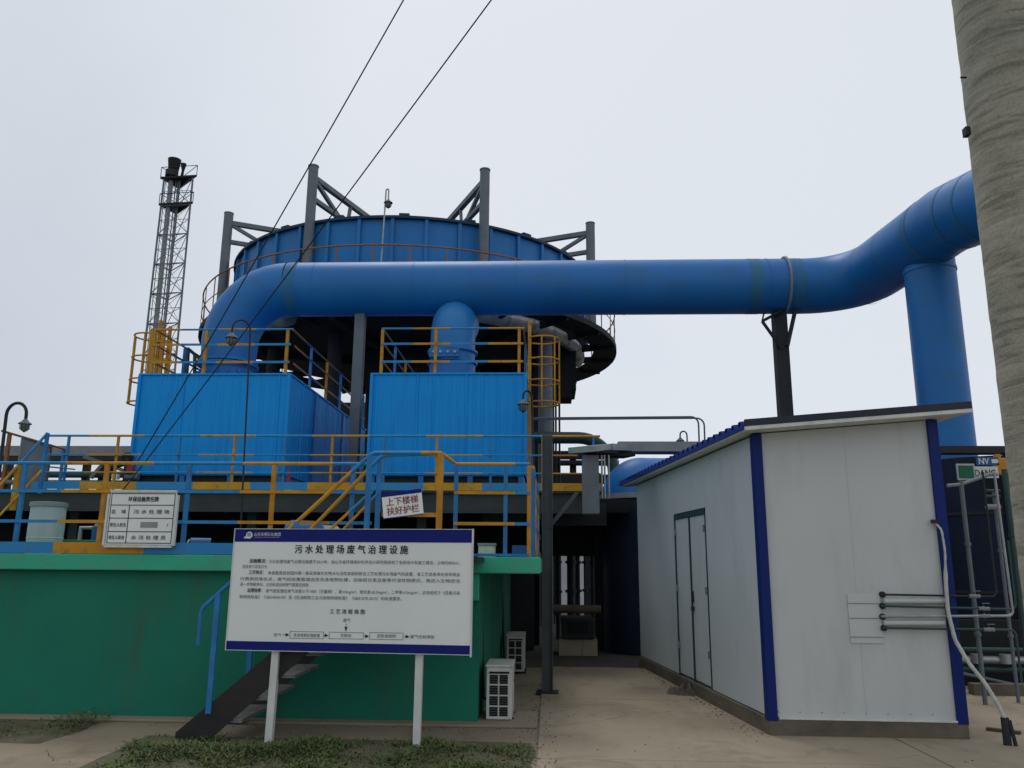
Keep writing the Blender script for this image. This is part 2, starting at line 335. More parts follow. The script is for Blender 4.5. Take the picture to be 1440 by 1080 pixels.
def soil(name, x0, x1, y0, y1):
    import mathutils.noise as mn
    g = Geo(); nx, ny = 70, 40; vs = []; fs = []
    for j in range(ny+1):
        for i in range(nx+1):
            x = x0+(x1-x0)*i/nx; y = y0+(y1-y0)*j/ny
            e = min(x-x0, x1-x, y-y0, y1-y); z = .022*min(1, e/.15)+.02*mn.noise(V(x*3, y*3, 0))*min(1, e/.2)-.004+.006
            x += .06*mn.noise(V(x*2, y*2, 5)); y += .06*mn.noise(V(x*2, y*2, 8)); vs.append((x, y, z))
    for j in range(ny):
        for i in range(nx):
            k = j*(nx+1)+i; fs.append((k, k+1, k+nx+2, k+nx+1))
    g.add(vs, fs); g.build(name, 'soil', smooth=True, kind='structure')
soil('soil', -3.75, -.14, 5.6, 8.1); soil('soil', -9.6, -4.55, 7.7, 8.73)

g = Geo(); rl = random.Random(5)
for _ in range(900):
    k_ = rl.random()
    if k_ < .3: x, y = rl.uniform(-9, -.1), 8.75-abs(rl.gauss(0, .12))
    elif k_ < .55: x, y = -.1+rl.gauss(0, .10), rl.uniform(5.5, 12)
    elif k_ < .8:
        f_ = rl.random(); p_ = lerp(G(1083, 1040), G(899, 940), f_); x, y = p_.x-abs(rl.gauss(0, .09)), p_.y-abs(rl.gauss(0, .05))
    else: x, y = rl.uniform(-6, 4), rl.uniform(5.5, 12)
    s_ = rl.uniform(.004, .014); zz0 = .022 if x > -.1 else (.03 if y > 8.75 else 0)
    a_ = rl.uniform(0, 3); g.obox((x, y, zz0), (s_*math.cos(a_), s_*math.sin(a_), 0), (-s_*math.sin(a_)*.7, s_*math.cos(a_)*.7, 0), (s_*.2, 0, s_*.5))
g.build('grit', 'soil', origin=(0, 0, 0), kind='stuff')

# ================================================================= GREEN BUILDING
YS, YW = 8.8, 9.5
zs = P(400, 781, YS).z; zb = P(400, 804, YS).z
xs1 = P(760, 795, YS).x; xw1 = G(671, 1020).x; YW = G(671, 1019).y
t = thing('green_building', (-5, YW, 0), 'low green painted concrete building with a wide overhanging flat slab', 'building')
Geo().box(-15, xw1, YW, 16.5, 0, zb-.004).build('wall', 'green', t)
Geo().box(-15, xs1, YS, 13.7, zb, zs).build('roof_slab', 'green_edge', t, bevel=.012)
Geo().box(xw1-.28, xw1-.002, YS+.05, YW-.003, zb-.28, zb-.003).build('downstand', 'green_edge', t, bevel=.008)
Geo().box(xw1-.05, xw1+.45, 16.5, 16.62, 0, zb).build('shaded_opening', 'dark', t)  # dark sheet standing in for the shaded opening past the wall

# lower railing on the slab edge
st_low = stripe('stripe_lower', 0.0)
lr = thing('guard_railing', (P(74, 770, YS).x, YS+.05, zs), 'blue and yellow railing along the front edge of the green slab', 'railing')
yl = YS+.06
H1 = P(400, 652, yl).z-zs; h_m1 = P(400, 692, yl).z-zs; h_m2 = P(400, 735, yl).z-zs
def xl(px, py=700): return P(px, py, yl).x
gx0, gx1 = xl(527, 650), xl(640, 660)
segs = [(-12.0, gx0, [xl(30), xl(146), xl(263), xl(383), xl(495)]), (gx1, xl(745), [xl(641), xl(711), xl(744)])]
k = 1
for (x0, x1, pp) in segs:
    a, b = V(x0, yl, zs), V(x1, yl, zs)
    z = V(0, 0, 1)
    for px_ in pp:
        q = V(px_, yl, zs)
        Geo().bar(q, q+z*(H1-.015), .042, .042, up=(0, 1, 0)).build('post', 'blue' if k in (1, 3, 5, 6, 7) else 'yellow', lr); k += 1
    Geo().tube([a+z*H1, b+z*H1], .019, 8).build('top_rail', st_low, lr, smooth=True)
    for h in (h_m1, h_m2): Geo().bar(a+z*h-V(0, .033, 0), b+z*h-V(0, .028, 0), .012, .034).build('mid_rail', st_low, lr)
Geo().bar(V(-12, yl-.045, zs+.065), V(gx0, yl-.045, zs+.065), .012, .12).build('toe_board', st_low, lr)
Geo().bar(V(gx1, yl-.045, zs+.02), V(xl(745), yl-.045, zs+.02), .012, .03).build('toe_board', 'blue', lr)
# right-hand return along the slab end
st_side = stripe('stripe_side', .3, axis=1)
sr = thing('guard_railing', (xl(745)+.02, YS+.1, zs), 'short striped railing receding along the right end of the green slab', 'railing')
xe = xl(745)+.03
rail_run(sr, V(xe, YS+.35, zs), V(xe, 13.5, zs), H1, [0, .25, .5, .75, 1], [h_m1, h_m2], st_side, mats=('blue', 'yellow'), toe=.1)

# ================================================================= STAIR UP TO THE SLAB
fy0, fy1 = 8.05, 8.72
foot = G(246, 1043); fy0 = foot.y
top_x = P(560, 780, fy0).x
stt = thing('steel_stair', (foot.x, fy0, 0), 'dark steel stair climbing rightwards behind the big notice board to the slab', 'stair')
def sq(x): return (x-foot.x)/(top_x-foot.x)
slope = zs/(top_x-foot.x)
for y in (fy0, fy1):
    a = V(foot.x, y, .0); b = V(top_x, y, zs)
    d = (b-a).normalized(); nrm = V(-d.z, 0, d.x)
    hw = .12
    Geo().add([a+V(0, -.006, 0), a+V(.30, -.006, 0), b+V(.0, -.006, -.17), b+V(0, -.006, .08), a+V(0, -.006, .08),
               a+V(0, .006, 0), a+V(.30, .006, 0), b+V(.0, .006, -.17), b+V(0, .006, .08), a+V(0, .006, .08)],
              [(0, 1, 2, 3, 4), (9, 8, 7, 6, 5), (0, 5, 6, 1), (1, 6, 7, 2), (2, 7, 8, 3), (3, 8, 9, 4), (4, 9, 5, 0)]).build('stringer', 'stringer', stt)
nst = 8
for i in range(1, nst+1):
    zt = zs*i/(nst+.5); xt = foot.x+zt/slope
    Geo().box(xt+.14, xt+.37, fy0+.008, fy1-.008, zt-.03, zt).build('tread', 'metaltread', stt)
Geo().box(top_x, top_x+.75, fy0, YS-.004, zs-.05, zs-.006).build('landing', 'stringer', stt)
# handrails on both sides
st_stair = stripe('stripe_stair', -.83, period=1.35)
sh = []
for y, lift in ((fy0, .86), (fy1, .86)):
    a = V(P(283, 857, fy0).x, y, P(283, 857, fy0).z); b = V(P(524, 637, y).x, y, P(524, 637, y).z)
    if y == fy1: b = V(b.x+.1, y, b.z-.03); a = a+V(.05, 0, .02)
    pts = [a+V(0, 0, -.32), a, b, V(P(620, 637, y).x, y, P(620, 637, y).z)]
    if y == fy0: pts.append(V(gx1, yl-.1, zs+H1))
    fl = fillet(pts, .1, 4); xs_ = P(398, 760, fy0).x
    mid = lerp(a, b, (xs_-a.x)/(b.x-a.x)); lo_ = [p for p in fl if p.x < xs_]; hi_ = [p for p in fl if p.x >= xs_]
    Geo().tube(lo_+[mid], .02, 8).build('handrail', 'blue', stt, smooth=True)
    Geo().tube([mid]+hi_, .02, 8).build('handrail', st_stair, stt, smooth=True)
    Geo().tube([lerp(a, b, .30)+V(0, 0, -.38), b+V(-.02, 0, -.40)], .014, 8).build('mid_rail', st_stair, stt, smooth=True)
    for f in (.10, .55, .985):
        q = lerp(a, b, f); zb_ = (q.x-foot.x)*slope
        Geo().bar(V(q.x, y-.012 if y == fy0 else y+.012, max(zb_, 0)), V(q.x, y-.012 if y == fy0 else y+.012, q.z), .05, .03).build('post', 'blue', stt)
q = V(P(620, 637, fy0).x, fy0, 0)
Geo().bar(V(q.x, fy0, zs-.05), V(q.x, fy0, P(620, 637, fy0).z), .055, .05).build('post', 'yellow', stt)
Geo().bar(V(q.x-.55, fy0-.02, zs+.38), V(q.x, fy0-.02, zs+.38), .012, .04).build('mid_rail', 'yellow', stt)

# ================================================================= UPPER PLATFORM
YP = 14.0
zp = P(400, 690, YP).z
xpl = P(62, 686, YP).x; xpr = P(830, 690, YP).x
up_ = thing('steel_platform', (-4, YP, zp), 'raised grey steel platform carrying the two big blue boxes', 'platform')
Geo().box(-13, xpr, YP+.16, 22.6, zp-.10, zp-.02).build('deck', 'dark', up_)
Geo().box(-13, xpr, YP, YP+.012, zp-.36, zp-.03).build('front_beam', 'beam', up_)
Geo().box(-13, xpr, YP-.10, YP+.155, zp-.37, zp-.355).build('beam_flange', 'beam', up_)
Geo().box(-13, xpr, YP-.10, YP+.155, zp-.03, zp-.015).build('beam_flange', 'beam', up_)
for px_ in (-11, -8.4, -5.2, -2.2):
    Geo().bar(V(px_, YP+.4, zs), V(px_, YP+.4, zp-.36), .16, .16, up=(0, 1, 0)).build('column', 'dark', up_)
    Geo().bar(V(px_, YP+.2, zp-.2), V(px_, 22.4, zp-.2), .14, .2).build('cross_beam', 'dark', up_)
Geo().box(-13, xpr-.9, 17.6, 17.7, 0, zp-.12).build('shade_backing', 'black', up_)  # added black sheet that stands in for the shade below the platform
yu = YP+.02
st_up = stripe('stripe_upper', .55)
ur = thing('guard_railing', (P(160, 690, yu).x, yu, zp), 'long blue and yellow railing along the front of the raised platform', 'railing')
HU = P(400, 613, yu).z-zp
hm1, hm2 = P(400, 640, yu).z-zp, P(400, 665, yu).z-zp
a, b = V(P(68, 609, yu).x, yu, zp), V(P(845, 690, yu).x, yu, zp)
Lx = b.x-a.x
posts = [(P(px_, 650, yu).x-a.x)/Lx for px_ in (93, 163, 250, 328, 400, 466, 540, 614, 690, 763, 835)]
z = V(0, 0, 1)
for i, f in enumerate(posts):
    q = lerp(a, b, f); Geo().bar(q, q+z*(HU-.015), .038, .038, up=(0, 1, 0)).build('post', ('blue', 'yellow', 'blue', 'yellow', 'blue', 'yellow', 'blue', 'yellow', 'blue', 'yellow', 'blue')[i], ur)
Geo().tube([a+z*HU, b+z*HU], .02, 8).build('top_rail', st_up, ur, smooth=True)
for h in (hm1, hm2): Geo().tube([a+z*h-V(0, .03, 0), b+z*h-V(0, .03, 0)], .014, 6).build('mid_rail', st_up, ur)
Geo().bar(a+V(-.1, -.12, .07), b+V(0, -.12, .07), .01, .13).build('toe_board', st_up, ur)

# ================================================================= BLUE BOXES
YB0, YB1 = 15.3, 22.0
def corr(g, p0, p1, z0, z1, pitch=.155, dep=.011):
    "corrugated sheet from p0 to p1, upright, ribs standing out to the right-hand side of p0->p1"
    p0 = Vector(p0); p1 = Vector(p1); d = (p1-p0); Ln = d.length; d.normalize(); nrm = Vector((d.y, -d.x, 0))
    n = max(1, round(Ln/pitch)); pt = Ln/n; xs = []
    for i in range(n):
        k_ = dep*random.uniform(.35, 1.15)*(2.0 if i % 6 == 5 else 1); s_ = random.uniform(-.05, .05)
        xs += [(i*pt, 0), (i*pt+pt*(.52+s_), 0), (i*pt+pt*(.58+s_), k_), (i*pt+pt*(.82+s_), k_), (i*pt+pt*(.88+s_), 0)]
    xs.append((Ln, 0)); vs = []; fs = []
    for (u, e) in xs:
        q = p0+d*u+nrm*e; vs += [(q.x, q.y, z0), (q.x, q.y, z1)]
    for i in range(len(xs)-1): fs.append((2*i, 2*i+2, 2*i+3, 2*i+1))
    g.add(vs, fs)
zbt = P(300, 528, YB0).z
zb0 = P(620, 668, YB0).z
def blue_box(pxl, pxr, label):
    x0 = P(pxl, 600, YB0).x; x1 = P(pxr, 600, YB0).x
    t = thing('filter_box', ((x0+x1)/2, YB0, zp), label, 'filter box', 'blue clad filter boxes on the raised platform')
    Geo().box(x0+.03, x1-.03, YB0+.03, YB1-.03, zb0-.02, zbt-.03).build('casing', 'box_blue', t)
    g = Geo(); corr(g, (x0, YB0, 0), (x1, YB0, 0), zb0, zbt); g.build('front_cladding', 'box_blue', t)
    g = Geo(); corr(g, (x1, YB0, 0), (x1, YB1, 0), zb0, zbt); g.build('side_cladding', 'box_blue', t)
    g = Geo(); corr(g, (x0, YB1, 0), (x0, YB0, 0), zb0, zbt); g.build('side_cladding', 'box_blue', t)
    g = Geo(); corr(g, (x1, YB1, 0), (x0, YB1, 0), zb0, zbt); g.build('rear_cladding', 'box_blue', t)
    Geo().box(x0-.03, x1+.03, YB0-.03, YB1+.03, zbt, zbt+.04).build('roof_edge', 'box_blue', t, bevel=.01)
    for x in (x0, x1):
        Geo().bar(V(x+(.004 if x == x0 else -.004), YB0-.012, zb0), V(x+(.004 if x == x0 else -.004), YB0-.012, zbt), .06, .06, up=(0, 1, 0)).build('corner_trim', 'box_blue', t)
    Geo().box(x0+.05, x1-.05, YB0+.12, YB0+.2, zp, zb0).build('base_frame', 'dark', t)
    for f in (.0, .33, .66, 1):
        xx = x0+.08+(x1-x0-.16)*f
        Geo().box(xx-.05, xx+.05, YB0+.02, YB1-.05, zp-.01, zb0-.02).build('base_rib', 'duct_blue', t)
    # inspection panel seams on the side wall
    for yy in (17.0, 19.4): Geo().box(x1+.022, x1+.05, yy, yy+.06, zb0, zbt-.02).build('side_strip', 'duct_blue', t)
    return t, x0, x1
boxL, xa0, xa1 = blue_box(190, 403, 'left blue corrugated filter box, under the bend of the big duct')
boxR, xb0, xb1 = blue_box(520, 739, 'right blue corrugated filter box, under the short vertical duct')
# roof railings
zr = zbt+.04
HR = P(600, 462, YB0+.1).z-zr; r1 = P(600, 484, YB0+.1).z-zr; r2 = P(600, 509, YB0+.1).z-zr
for (x0, x1, lab, ph) in ((xa0+.15, xa1-.05, 'yellow and blue railing round the roof of the left blue box', .2), (xb0+.15, xb1-.05, 'yellow and blue railing round the roof of the right blue box', .9)):
    t = thing('guard_railing', (x0, YB0+.1, zr), lab, 'railing', 'railings on the box roofs')
    sm = stripe('stripe_roof', ph, period=1.5); sy = stripe('stripe_roof_side', .3, axis=1, period=2.4, c1=(.22, .10, .02), c2=(.01, .07, .2))
    y0, y1 = YB0+.1, YB1-.15
    rail_run(t, V(x0, y0, zr), V(x1, y0, zr), HR, [0, .38, .97], [r1, r2], sm, mats=('yellow',), pw=.055, rr=.02)
    rail_run(t, V(x1, y0+.1, zr), V(x1, y1, zr), HR, [.2, .4, .6, .8, 1], [r1, r2], sy, mats=('blue', 'yellow'), pw=.05, rr=.02)
    rail_run(t, V(x0, y0+.1, zr), V(x0, y1, zr), HR, [.2, .4, .6, .8, 1], [r1, r2], sy, mats=('blue', 'yellow'), pw=.05, rr=.02)
# caged ladders
def cage_ladder(x, y, z0, z1, zc0, zc1, sgn, label, nh, rad=.33):
    t = thing('caged_ladder', (x, y, z0), label, 'ladder', 'yellow caged ladders beside the boxes')
    for dy in (-.22, .22):
        Geo().bar(V(x, y+dy, z0), V(x, y+dy, z1), .06, .05, up=(0, 1, 0)).build('stile', 'yellow', t)
    n = int((z1-z0)/.3)
    for i in range(n):
        Geo().tube([V(x, y-.22, z0+.2+i*.3), V(x, y+.22, z0+.2+i*.3)], .012, 6).build('rung', 'yellow', t)
    for i in range(nh):
        zz = zc0+(zc1-zc0)*i/(nh-1)
        pts = [V(x, y-.24, zz)]+[V(x+sgn*(.28+rad*math.cos(a)), y+rad*math.sin(a), zz) for a in [R(-100+200*k/12) for k in range(13)]]+[V(x, y+.24, zz)]
        Geo().tube(pts, .018, 6).build('cage_hoop', 'yellow', t, smooth=True)
    for a in (-95, -45, 0, 45, 95):
        q = V(x+sgn*(.28+rad*math.cos(R(a))), y+rad*math.sin(R(a)), 0)
        Geo().bar(V(q.x, q.y, zc0), V(q.x, q.y, zc1), .03, .012, up=(0, 1, 0)).build('cage_bar', 'yellow', t)
yl_ = YB0+1.0
cage_ladder(xa0-.10, yl_, zp, P(205, 455, yl_).z, P(175, 568, yl_).z, P(190, 474, yl_).z, -1, 'caged yellow ladder on the left side of the left blue box', 4)
cage_ladder(xb1+.05, yl_, zp, P(745, 455, yl_).z, P(770, 568, yl_).z, P(770, 478, yl_).z, 1, 'caged yellow ladder on the right side of the right blue box', 4)
# heavier gate posts at the head of the left ladder
t = thing('ladder_gate', (xa0+.1, yl_-.3, zr), 'stout yellow gate frame where the left ladder meets the box roof', 'gate')
for px_ in (211, 227):
    q = P(px_, 500, yl_-.3); Geo().bar(V(q.x, q.y, zr-.2), V(q.x, q.y, P(px_, 463, yl_-.3).z), .075, .06, up=(0, 1, 0)).build('gate_post', 'yellow', t)
for py_ in (480, 507):
    Geo().bar(P(213, py_, yl_-.3), P(241, py_, yl_-.3), .04, .04).build('gate_bar', 'yellow', t)
q0, q1 = P(241, 480, yl_-.3), P(241, 527, yl_-.3); Geo().bar(q0, V(q0.x, q0.y, q1.z), .04, .04, up=(0, 1, 0)).build('gate_post', 'yellow', t)
# small green pipe rig on the left roof
t = thing('pipe_bracket', (P(262, 525, 17.4).x, 17.4, zr), 'small dark green angled pipe bracket on the left box roof beside the duct', 'bracket')
pb = [P(262, 530, 17.4), P(264, 490, 17.4), P(290, 512, 17.4)]
Geo().bar(V(pb[0].x, 17.4, zr), pb[1], .08, .08).build('upright', 'dgreen', t); Geo().bar(pb[1], pb[2], .07, .07).build('arm', 'dgreen', t)
Geo().bar(P(274, 498, 17.4), V(P(276, 528, 17.4).x, 17.4, zr), .06, .06).build('strut', 'dgreen', t)

# ================================================================= MAIN DUCT
YD = 17.3
pd = P(700, 405.5, YD); zd = pd.z; rd = .605
x_el = P(322, 500, YD).x
pR = V(P(1200, 405, YD).x, YD, zd)
pU = P(1336, 308, 13.7); pV = P(1445, 262, 11.8)
du = thing('gas_duct', (x_el, YD, zbt), 'big blue overhead duct bending down at its left end and rising at its right end', 'duct')
path = fillet([V(x_el, YD, zr+.55), V(x_el, YD, zd), pR, pU, pV, pV+V(2.2, -1.2, .1)], [1.28, 1.25, .75, .9], 10)
k = 12
Geo().tube(path[:k], [rd*.93]+[rd]*(k-1), 40, cap=False).build('bend', 'duct_blue', du, smooth=True)
# straight run in welded lengths, each a part
a, b = path[k-1], path[k]
cuts = [0, .055, .25, .45, .66, .93, .985, 1]
for i in range(len(cuts)-1):
    Geo().tube([lerp(a, b, cuts[i]), lerp(a, b, cuts[i+1])], rd if i not in (0,) else rd, 40, cap=False).build('pipe_length', 'duct_blue', du, smooth=True)
    if i: Geo().tube([lerp(a, b, cuts[i])-V(.012, 0, 0), lerp(a, b, cuts[i])+V(.012, 0, 0)], rd+.006, 40, cap=False).build('weld_seam', 'duct_blue', du, smooth=True)
dd = (b-a).normalized()
for f, wdt in ((.012, .11), (.905, .13), (.985, .10)):
    c = lerp(a, b, f); Geo().tube([c-dd*wdt, c+dd*wdt], rd+.004, 40, cap=False).build('weathered_band', 'band', du, smooth=True)
Geo().tube(path[k:], rd, 40, cap=False).build('rising_length', 'duct_blue', du, smooth=True)
dv = (pU-pR).normalized()
for f_, wd_, mm_ in ((.86, .09, 'band'), (.30, .012, 'duct_blue'), (.55, .012, 'duct_blue'), (.17, .012, 'band')):
    pm = lerp(pR, pU, f_); Geo().tube([pm-dv*wd_, pm+dv*wd_], rd+.005, 40, cap=False).build('weathered_band' if mm_ == 'band' else 'weld_seam', mm_, du, smooth=True)
dv2 = (pV-pU).normalized()
for f_ in (.22, .5): pm = lerp(pU, pV, f_); Geo().tube([pm-dv2*.03, pm+dv2*.03], rd+.005, 40, cap=False).build('weathered_band', 'band', du, smooth=True)
# lower collar of the left bend
xq = x_el
Geo().tube([V(xq, YD, zr), V(xq, YD, zr+.62)], rd*.90, 40).build('drop_leg', 'riser_blue', du, smooth=True)
for dz, rr_, hh in ((.12, rd+.08, .05), (.20, rd+.02, .06), (.60, rd+.05, .04), (.67, rd+.02, .06)):
    Geo().tube([V(xq, YD, zr+dz), V(xq, YD, zr+dz+hh)], rr_, 40).build('flange', 'riser_blue', du, smooth=True)
Geo().lathe((xq, YD, zr), [(rd+.38, 0), (rd+.24, .07), (rd+.1, .12), (rd*.9, .14)], 40).build('roof_collar', 'riser_blue', du, smooth=True)
for i in range(16):
    an = 2*math.pi*i/16
    Geo().tube([V(xq+(rd+.01)*math.cos(an), YD+(rd+.01)*math.sin(an), zr+.38), V(xq+(rd+.01)*math.cos(an), YD+(rd+.01)*math.sin(an), zr+.47)], .03, 6).build('bolt', 'riser_blue', du)
# right riser
YR = YD-.52; xr = P(637, 480, YR).x; rs_ = .475
ri = thing('branch_duct', (xr, YR, zr), 'short vertical blue duct joining the big duct to the right box', 'duct')
zt_ = P(637, 414, YR-.3).z
Geo().tube(fillet([V(xr, YR, zr+.5), V(xr, YR, zt_-rs_+.02), V(xr, YR+.9, zt_-rs_+.12)], .55, 12), rs_, 36, cap=False).build('elbow', 'riser_blue', ri, smooth=True)
Geo().tube([V(xr, YR, zr), V(xr, YR, zr+.5)], rs_*1.02, 36).build('drop_leg', 'riser_blue', ri, smooth=True)
for dz, rr_, hh in ((.10, rs_+.08, .05), (.17, rs_+.02, .05), (.52, rs_+.06, .04), (.76, rs_+.06, .04)):
    Geo().tube([V(xr, YR, zr+dz), V(xr, YR, zr+dz+hh)], rr_, 36).build('flange', 'riser_blue', ri, smooth=True)
Geo().lathe((xr, YR, zr), [(rs_+.30, 0), (rs_+.2, .07), (rs_+.06, .12), (rs_*.95, .13)], 36).build('roof_collar', 'riser_blue', ri, smooth=True)
Geo().box(xr-.42, xr+.20, YR-rs_-.10, YR-rs_+.10, zr+.56, zr+.74).build('damper_box', 'riser_blue', ri, bevel=.01)
for i in range(4):
    Geo().tube([V(xr-.33+i*.15, YR-rs_-.14, zr+.66), V(xr-.33+i*.15, YR-rs_-.09, zr+.66)], .028, 8).build('bolt', 'galv', ri)
# down duct at right
YV = 14.7; xv = P(1307, 380, YV).x; zv = P(1307, 345, YV).z
vd = thing('down_duct', (xv, YV, 0), 'upright blue duct dropping from the rising duct behind the white shed', 'duct')
Geo().tube([V(xv, YV, 2.9), V(xv, YV, zv)], .44, 36).build('pipe', 'duct_blue', vd, smooth=True)
Geo().tube([V(xv, YV, zv-.55), V(xv, YV, zv-.49)], .455, 36).build('weld_seam', 'riser_blue', vd, smooth=True)
# duct supports
def support(x, y, z0, z1, wd, label, mt='dark', fork=True):
    t = thing('duct_support', (x, y, z0), label, 'support column')
    Geo().bar(V(x, y, z0), V(x, y, z1), wd, wd, up=(0, 1, 0)).build('column', mt, t)
    Geo().box(x-wd, x+wd, y-wd, y+wd, z0, z0+.03).build('base_plate', mt, t)
    if fork:
        Geo().tube([V(x-.42, y-.2, z1-.25), V(x-.05, y-.2, z1-.85)], .035, 6).build('strut', mt, t)
        Geo().tube([V(x-.42, y-.2, z1-.25), V(x-.0, y-.2, z1-.02)], .035, 6).build('strut', mt, t)
        Geo().tube([V(x+.34, y-.2, z1+.15), V(x+.08, y-.2, z1-.80)], .045, 6).build('strut', mt, t)
        Geo().bar(V(x-.42, y-.2, z1-.25), V(x-.34, y-.2, z1+.06), .03, .03).build('hanger', mt, t)
        pts = [V(x+.34, YD+(rd+.03)*math.cos(R(a)), zd+(rd+.03)*math.sin(R(a))) for a in range(-140, 141, 14)]
        pts = [V(x+.14, YD-(rd+.03)*math.sin(R(a)), zd-(rd+.03)*math.cos(R(a))) for a in range(-20, 190, 12)]
        Geo().tube(pts, .03, 6).build('clamp_strap', 'lgrey', t, smooth=True)
    return t
xq = P(1097, 470, YD).x
support(xq, YD, 0, zd-rd, .27, 'black steel column with forked struts holding up the big duct')
support(P(507, 450, YD).x, YD, zp, zd-rd+.02, .215, 'grey square column between the blue boxes under the big duct', 'grey', False)

# ================================================================= ROUND TANK
YT = 26.0; cT = P(583, 450, YT); XT = cT.x
zl, zh, rT, rG = 8.60, 10.66, 5.70, 6.66
tk = thing('round_tank', (XT, YT, 0), 'huge round blue tank on legs behind the duct, ringed by a gallery', 'tank')
npan = 40
for i in range(npan):
    a0 = 2*math.pi*i/npan+R(3); a1 = a0+2*math.pi/npan
    Geo().lathe((XT, YT, 0), [(rT, zl), (rT, zh)], 2, a0, a1-R(.12)).build('shell_panel', 'tank_blue', tk, smooth=True)
    e = V(math.cos(a0), math.sin(a0), 0)
    Geo().bar(V(XT, YT, zl)+e*(rT+.04), V(XT, YT, zh)+e*(rT+.04), .09, .09, up=e).build('rib', 'tank_blue', tk)
Geo().lathe((XT, YT, 0), [(rT-.05, zh-.02), (rT+.12, zh-.02), (rT+.12, zh+.05), (rT-.05, zh+.05)], 96).build('rim', 'rim', tk, smooth=True)
Geo().lathe((XT, YT, 0), [(0, zh-.3), (rT-.01, zh-.3)], 96).build('roof', 'rim', tk)
Geo().lathe((XT, YT, 0), [(rT-.02, zl+.01), (rT-.15, zl-.15), (4.4, zl-.45), (0, zl-.5)], 64).build('underside', 'black', tk, smooth=True)  # near-black colour carries the shade on the tank bottom
for i in range(20):
    an = R(i*18+6); e = V(math.cos(an), math.sin(an), 0); c = V(XT, YT, zh)+e*(rT+.02)
    Geo().bar(c+V(0, 0, .05), c+V(0, 0, .13), .28, .12, up=e).build('rim_lug', 'rim', tk)
# gallery
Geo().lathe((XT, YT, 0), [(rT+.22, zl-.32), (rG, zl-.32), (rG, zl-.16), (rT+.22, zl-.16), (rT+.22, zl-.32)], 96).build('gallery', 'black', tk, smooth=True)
for i in range(24):
    an = R(i*15+4); e = V(math.cos(an), math.sin(an), 0)
    Geo().bar(V(XT, YT, zl-.38)+e*4.6, V(XT, YT, zl-.3)+e*(rG-.05), .1, .2).build('gallery_bracket', 'black', tk)
zg = zl-.16
# under-tank drum, motors and legs
for (pxc, y_, z0, z1, rr_) in ((600, 26.2, zl-1.15, zl-.5, 2.0),):
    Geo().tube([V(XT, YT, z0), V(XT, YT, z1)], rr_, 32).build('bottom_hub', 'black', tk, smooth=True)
for i, an in enumerate((-62, -118, -20, 200, 60, 120)):
    e = V(math.cos(R(an)), math.sin(R(an)), 0); rr_ = 3.7 if i < 2 else 4.4
    q = V(XT, YT, 0)+e*rr_
    if i == 0: q = V(P(767, 640, 23.2).x, 23.2, 0)
    Geo().tube([q, V(q.x, q.y, zl-.35)], .21, 16).build('leg', 'grey' if i == 0 else 'dark', tk, smooth=True)
for i in range(6):
    an = R(i*60+15); e = V(math.cos(an), math.sin(an), 0)
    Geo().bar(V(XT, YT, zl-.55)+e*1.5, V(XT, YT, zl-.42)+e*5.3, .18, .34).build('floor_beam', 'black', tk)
Geo().box(XT+3.6, XT+5.3, 24.4, 26.0, zl-1.75, zl-.45).build('control_housing', 'black', tk)
q = P(789, 549, 24.4)
Geo().box(q.x-.3, q.x+.33, 24.2, 25.2, P(789, 559, 24.2).z, zl-.8).build('control_housing', 'black', tk)
# gallery railing
gr = thing('gallery_railing', (XT, YT, zg), 'rusty orange railing circling the gallery of the round tank', 'railing')
for i in range(44):
    an = 2*math.pi*i/44; e = V(math.cos(an), math.sin(an), 0); q = V(XT, YT, zg)+e*(rG-.04)
    Geo().bar(q, q+V(0, 0, 1.1), .04, .02, up=e).build('post', 'orange', gr)
for h in (1.1, .55):
    Geo().tube([V(XT+(rG-.04)*math.cos(R(a)), YT+(rG-.04)*math.sin(R(a)), zg+h) for a in range(0, 361, 4)], .022 if h > 1 else .014, 6, cap=False).build('top_rail' if h > 1 else 'mid_rail', 'orange', gr, smooth=True)
# foil-wrapped pipe under the rim: short lengths right and left
def foil(a0, a1, rad, z_, n, label, r_=.21):
    e = V(math.cos(R((a0+a1)/2)), math.sin(R((a0+a1)/2)), 0)
    t = thing('insulated_pipe', V(XT, YT, z_)+e*rad, label, 'pipe', 'foil wrapped pipes under the round tank')
    for i in range(n):
        b0 = a0+(a1-a0)*i/n; b1 = a0+(a1-a0)*(i+.94)/n
        Geo().tube([V(XT+rad*math.cos(R(b0+(b1-b0)*k/4)), YT+rad*math.sin(R(b0+(b1-b0)*k/4)), z_) for k in range(5)], r_*random.uniform(.96, 1.03), 16).build('foil_jacket', 'foil', t, smooth=True)
        Geo().tube([V(XT+rad*math.cos(R(b1-.3)), YT+rad*math.sin(R(b1-.3)), z_), V(XT+rad*math.cos(R(b1+.8)), YT+rad*math.sin(R(b1+.8)), z_)], r_*1.03, 16).build('band', 'lgrey', t)
foil(-62, 4, 5.42, zl-.36, 7, 'foil wrapped curved pipe under the right side of the round tank')
foil(-130, -120, 5.4, zl-.34, 2, 'short torn foil wrapped pipe under the left side of the round tank', .26)
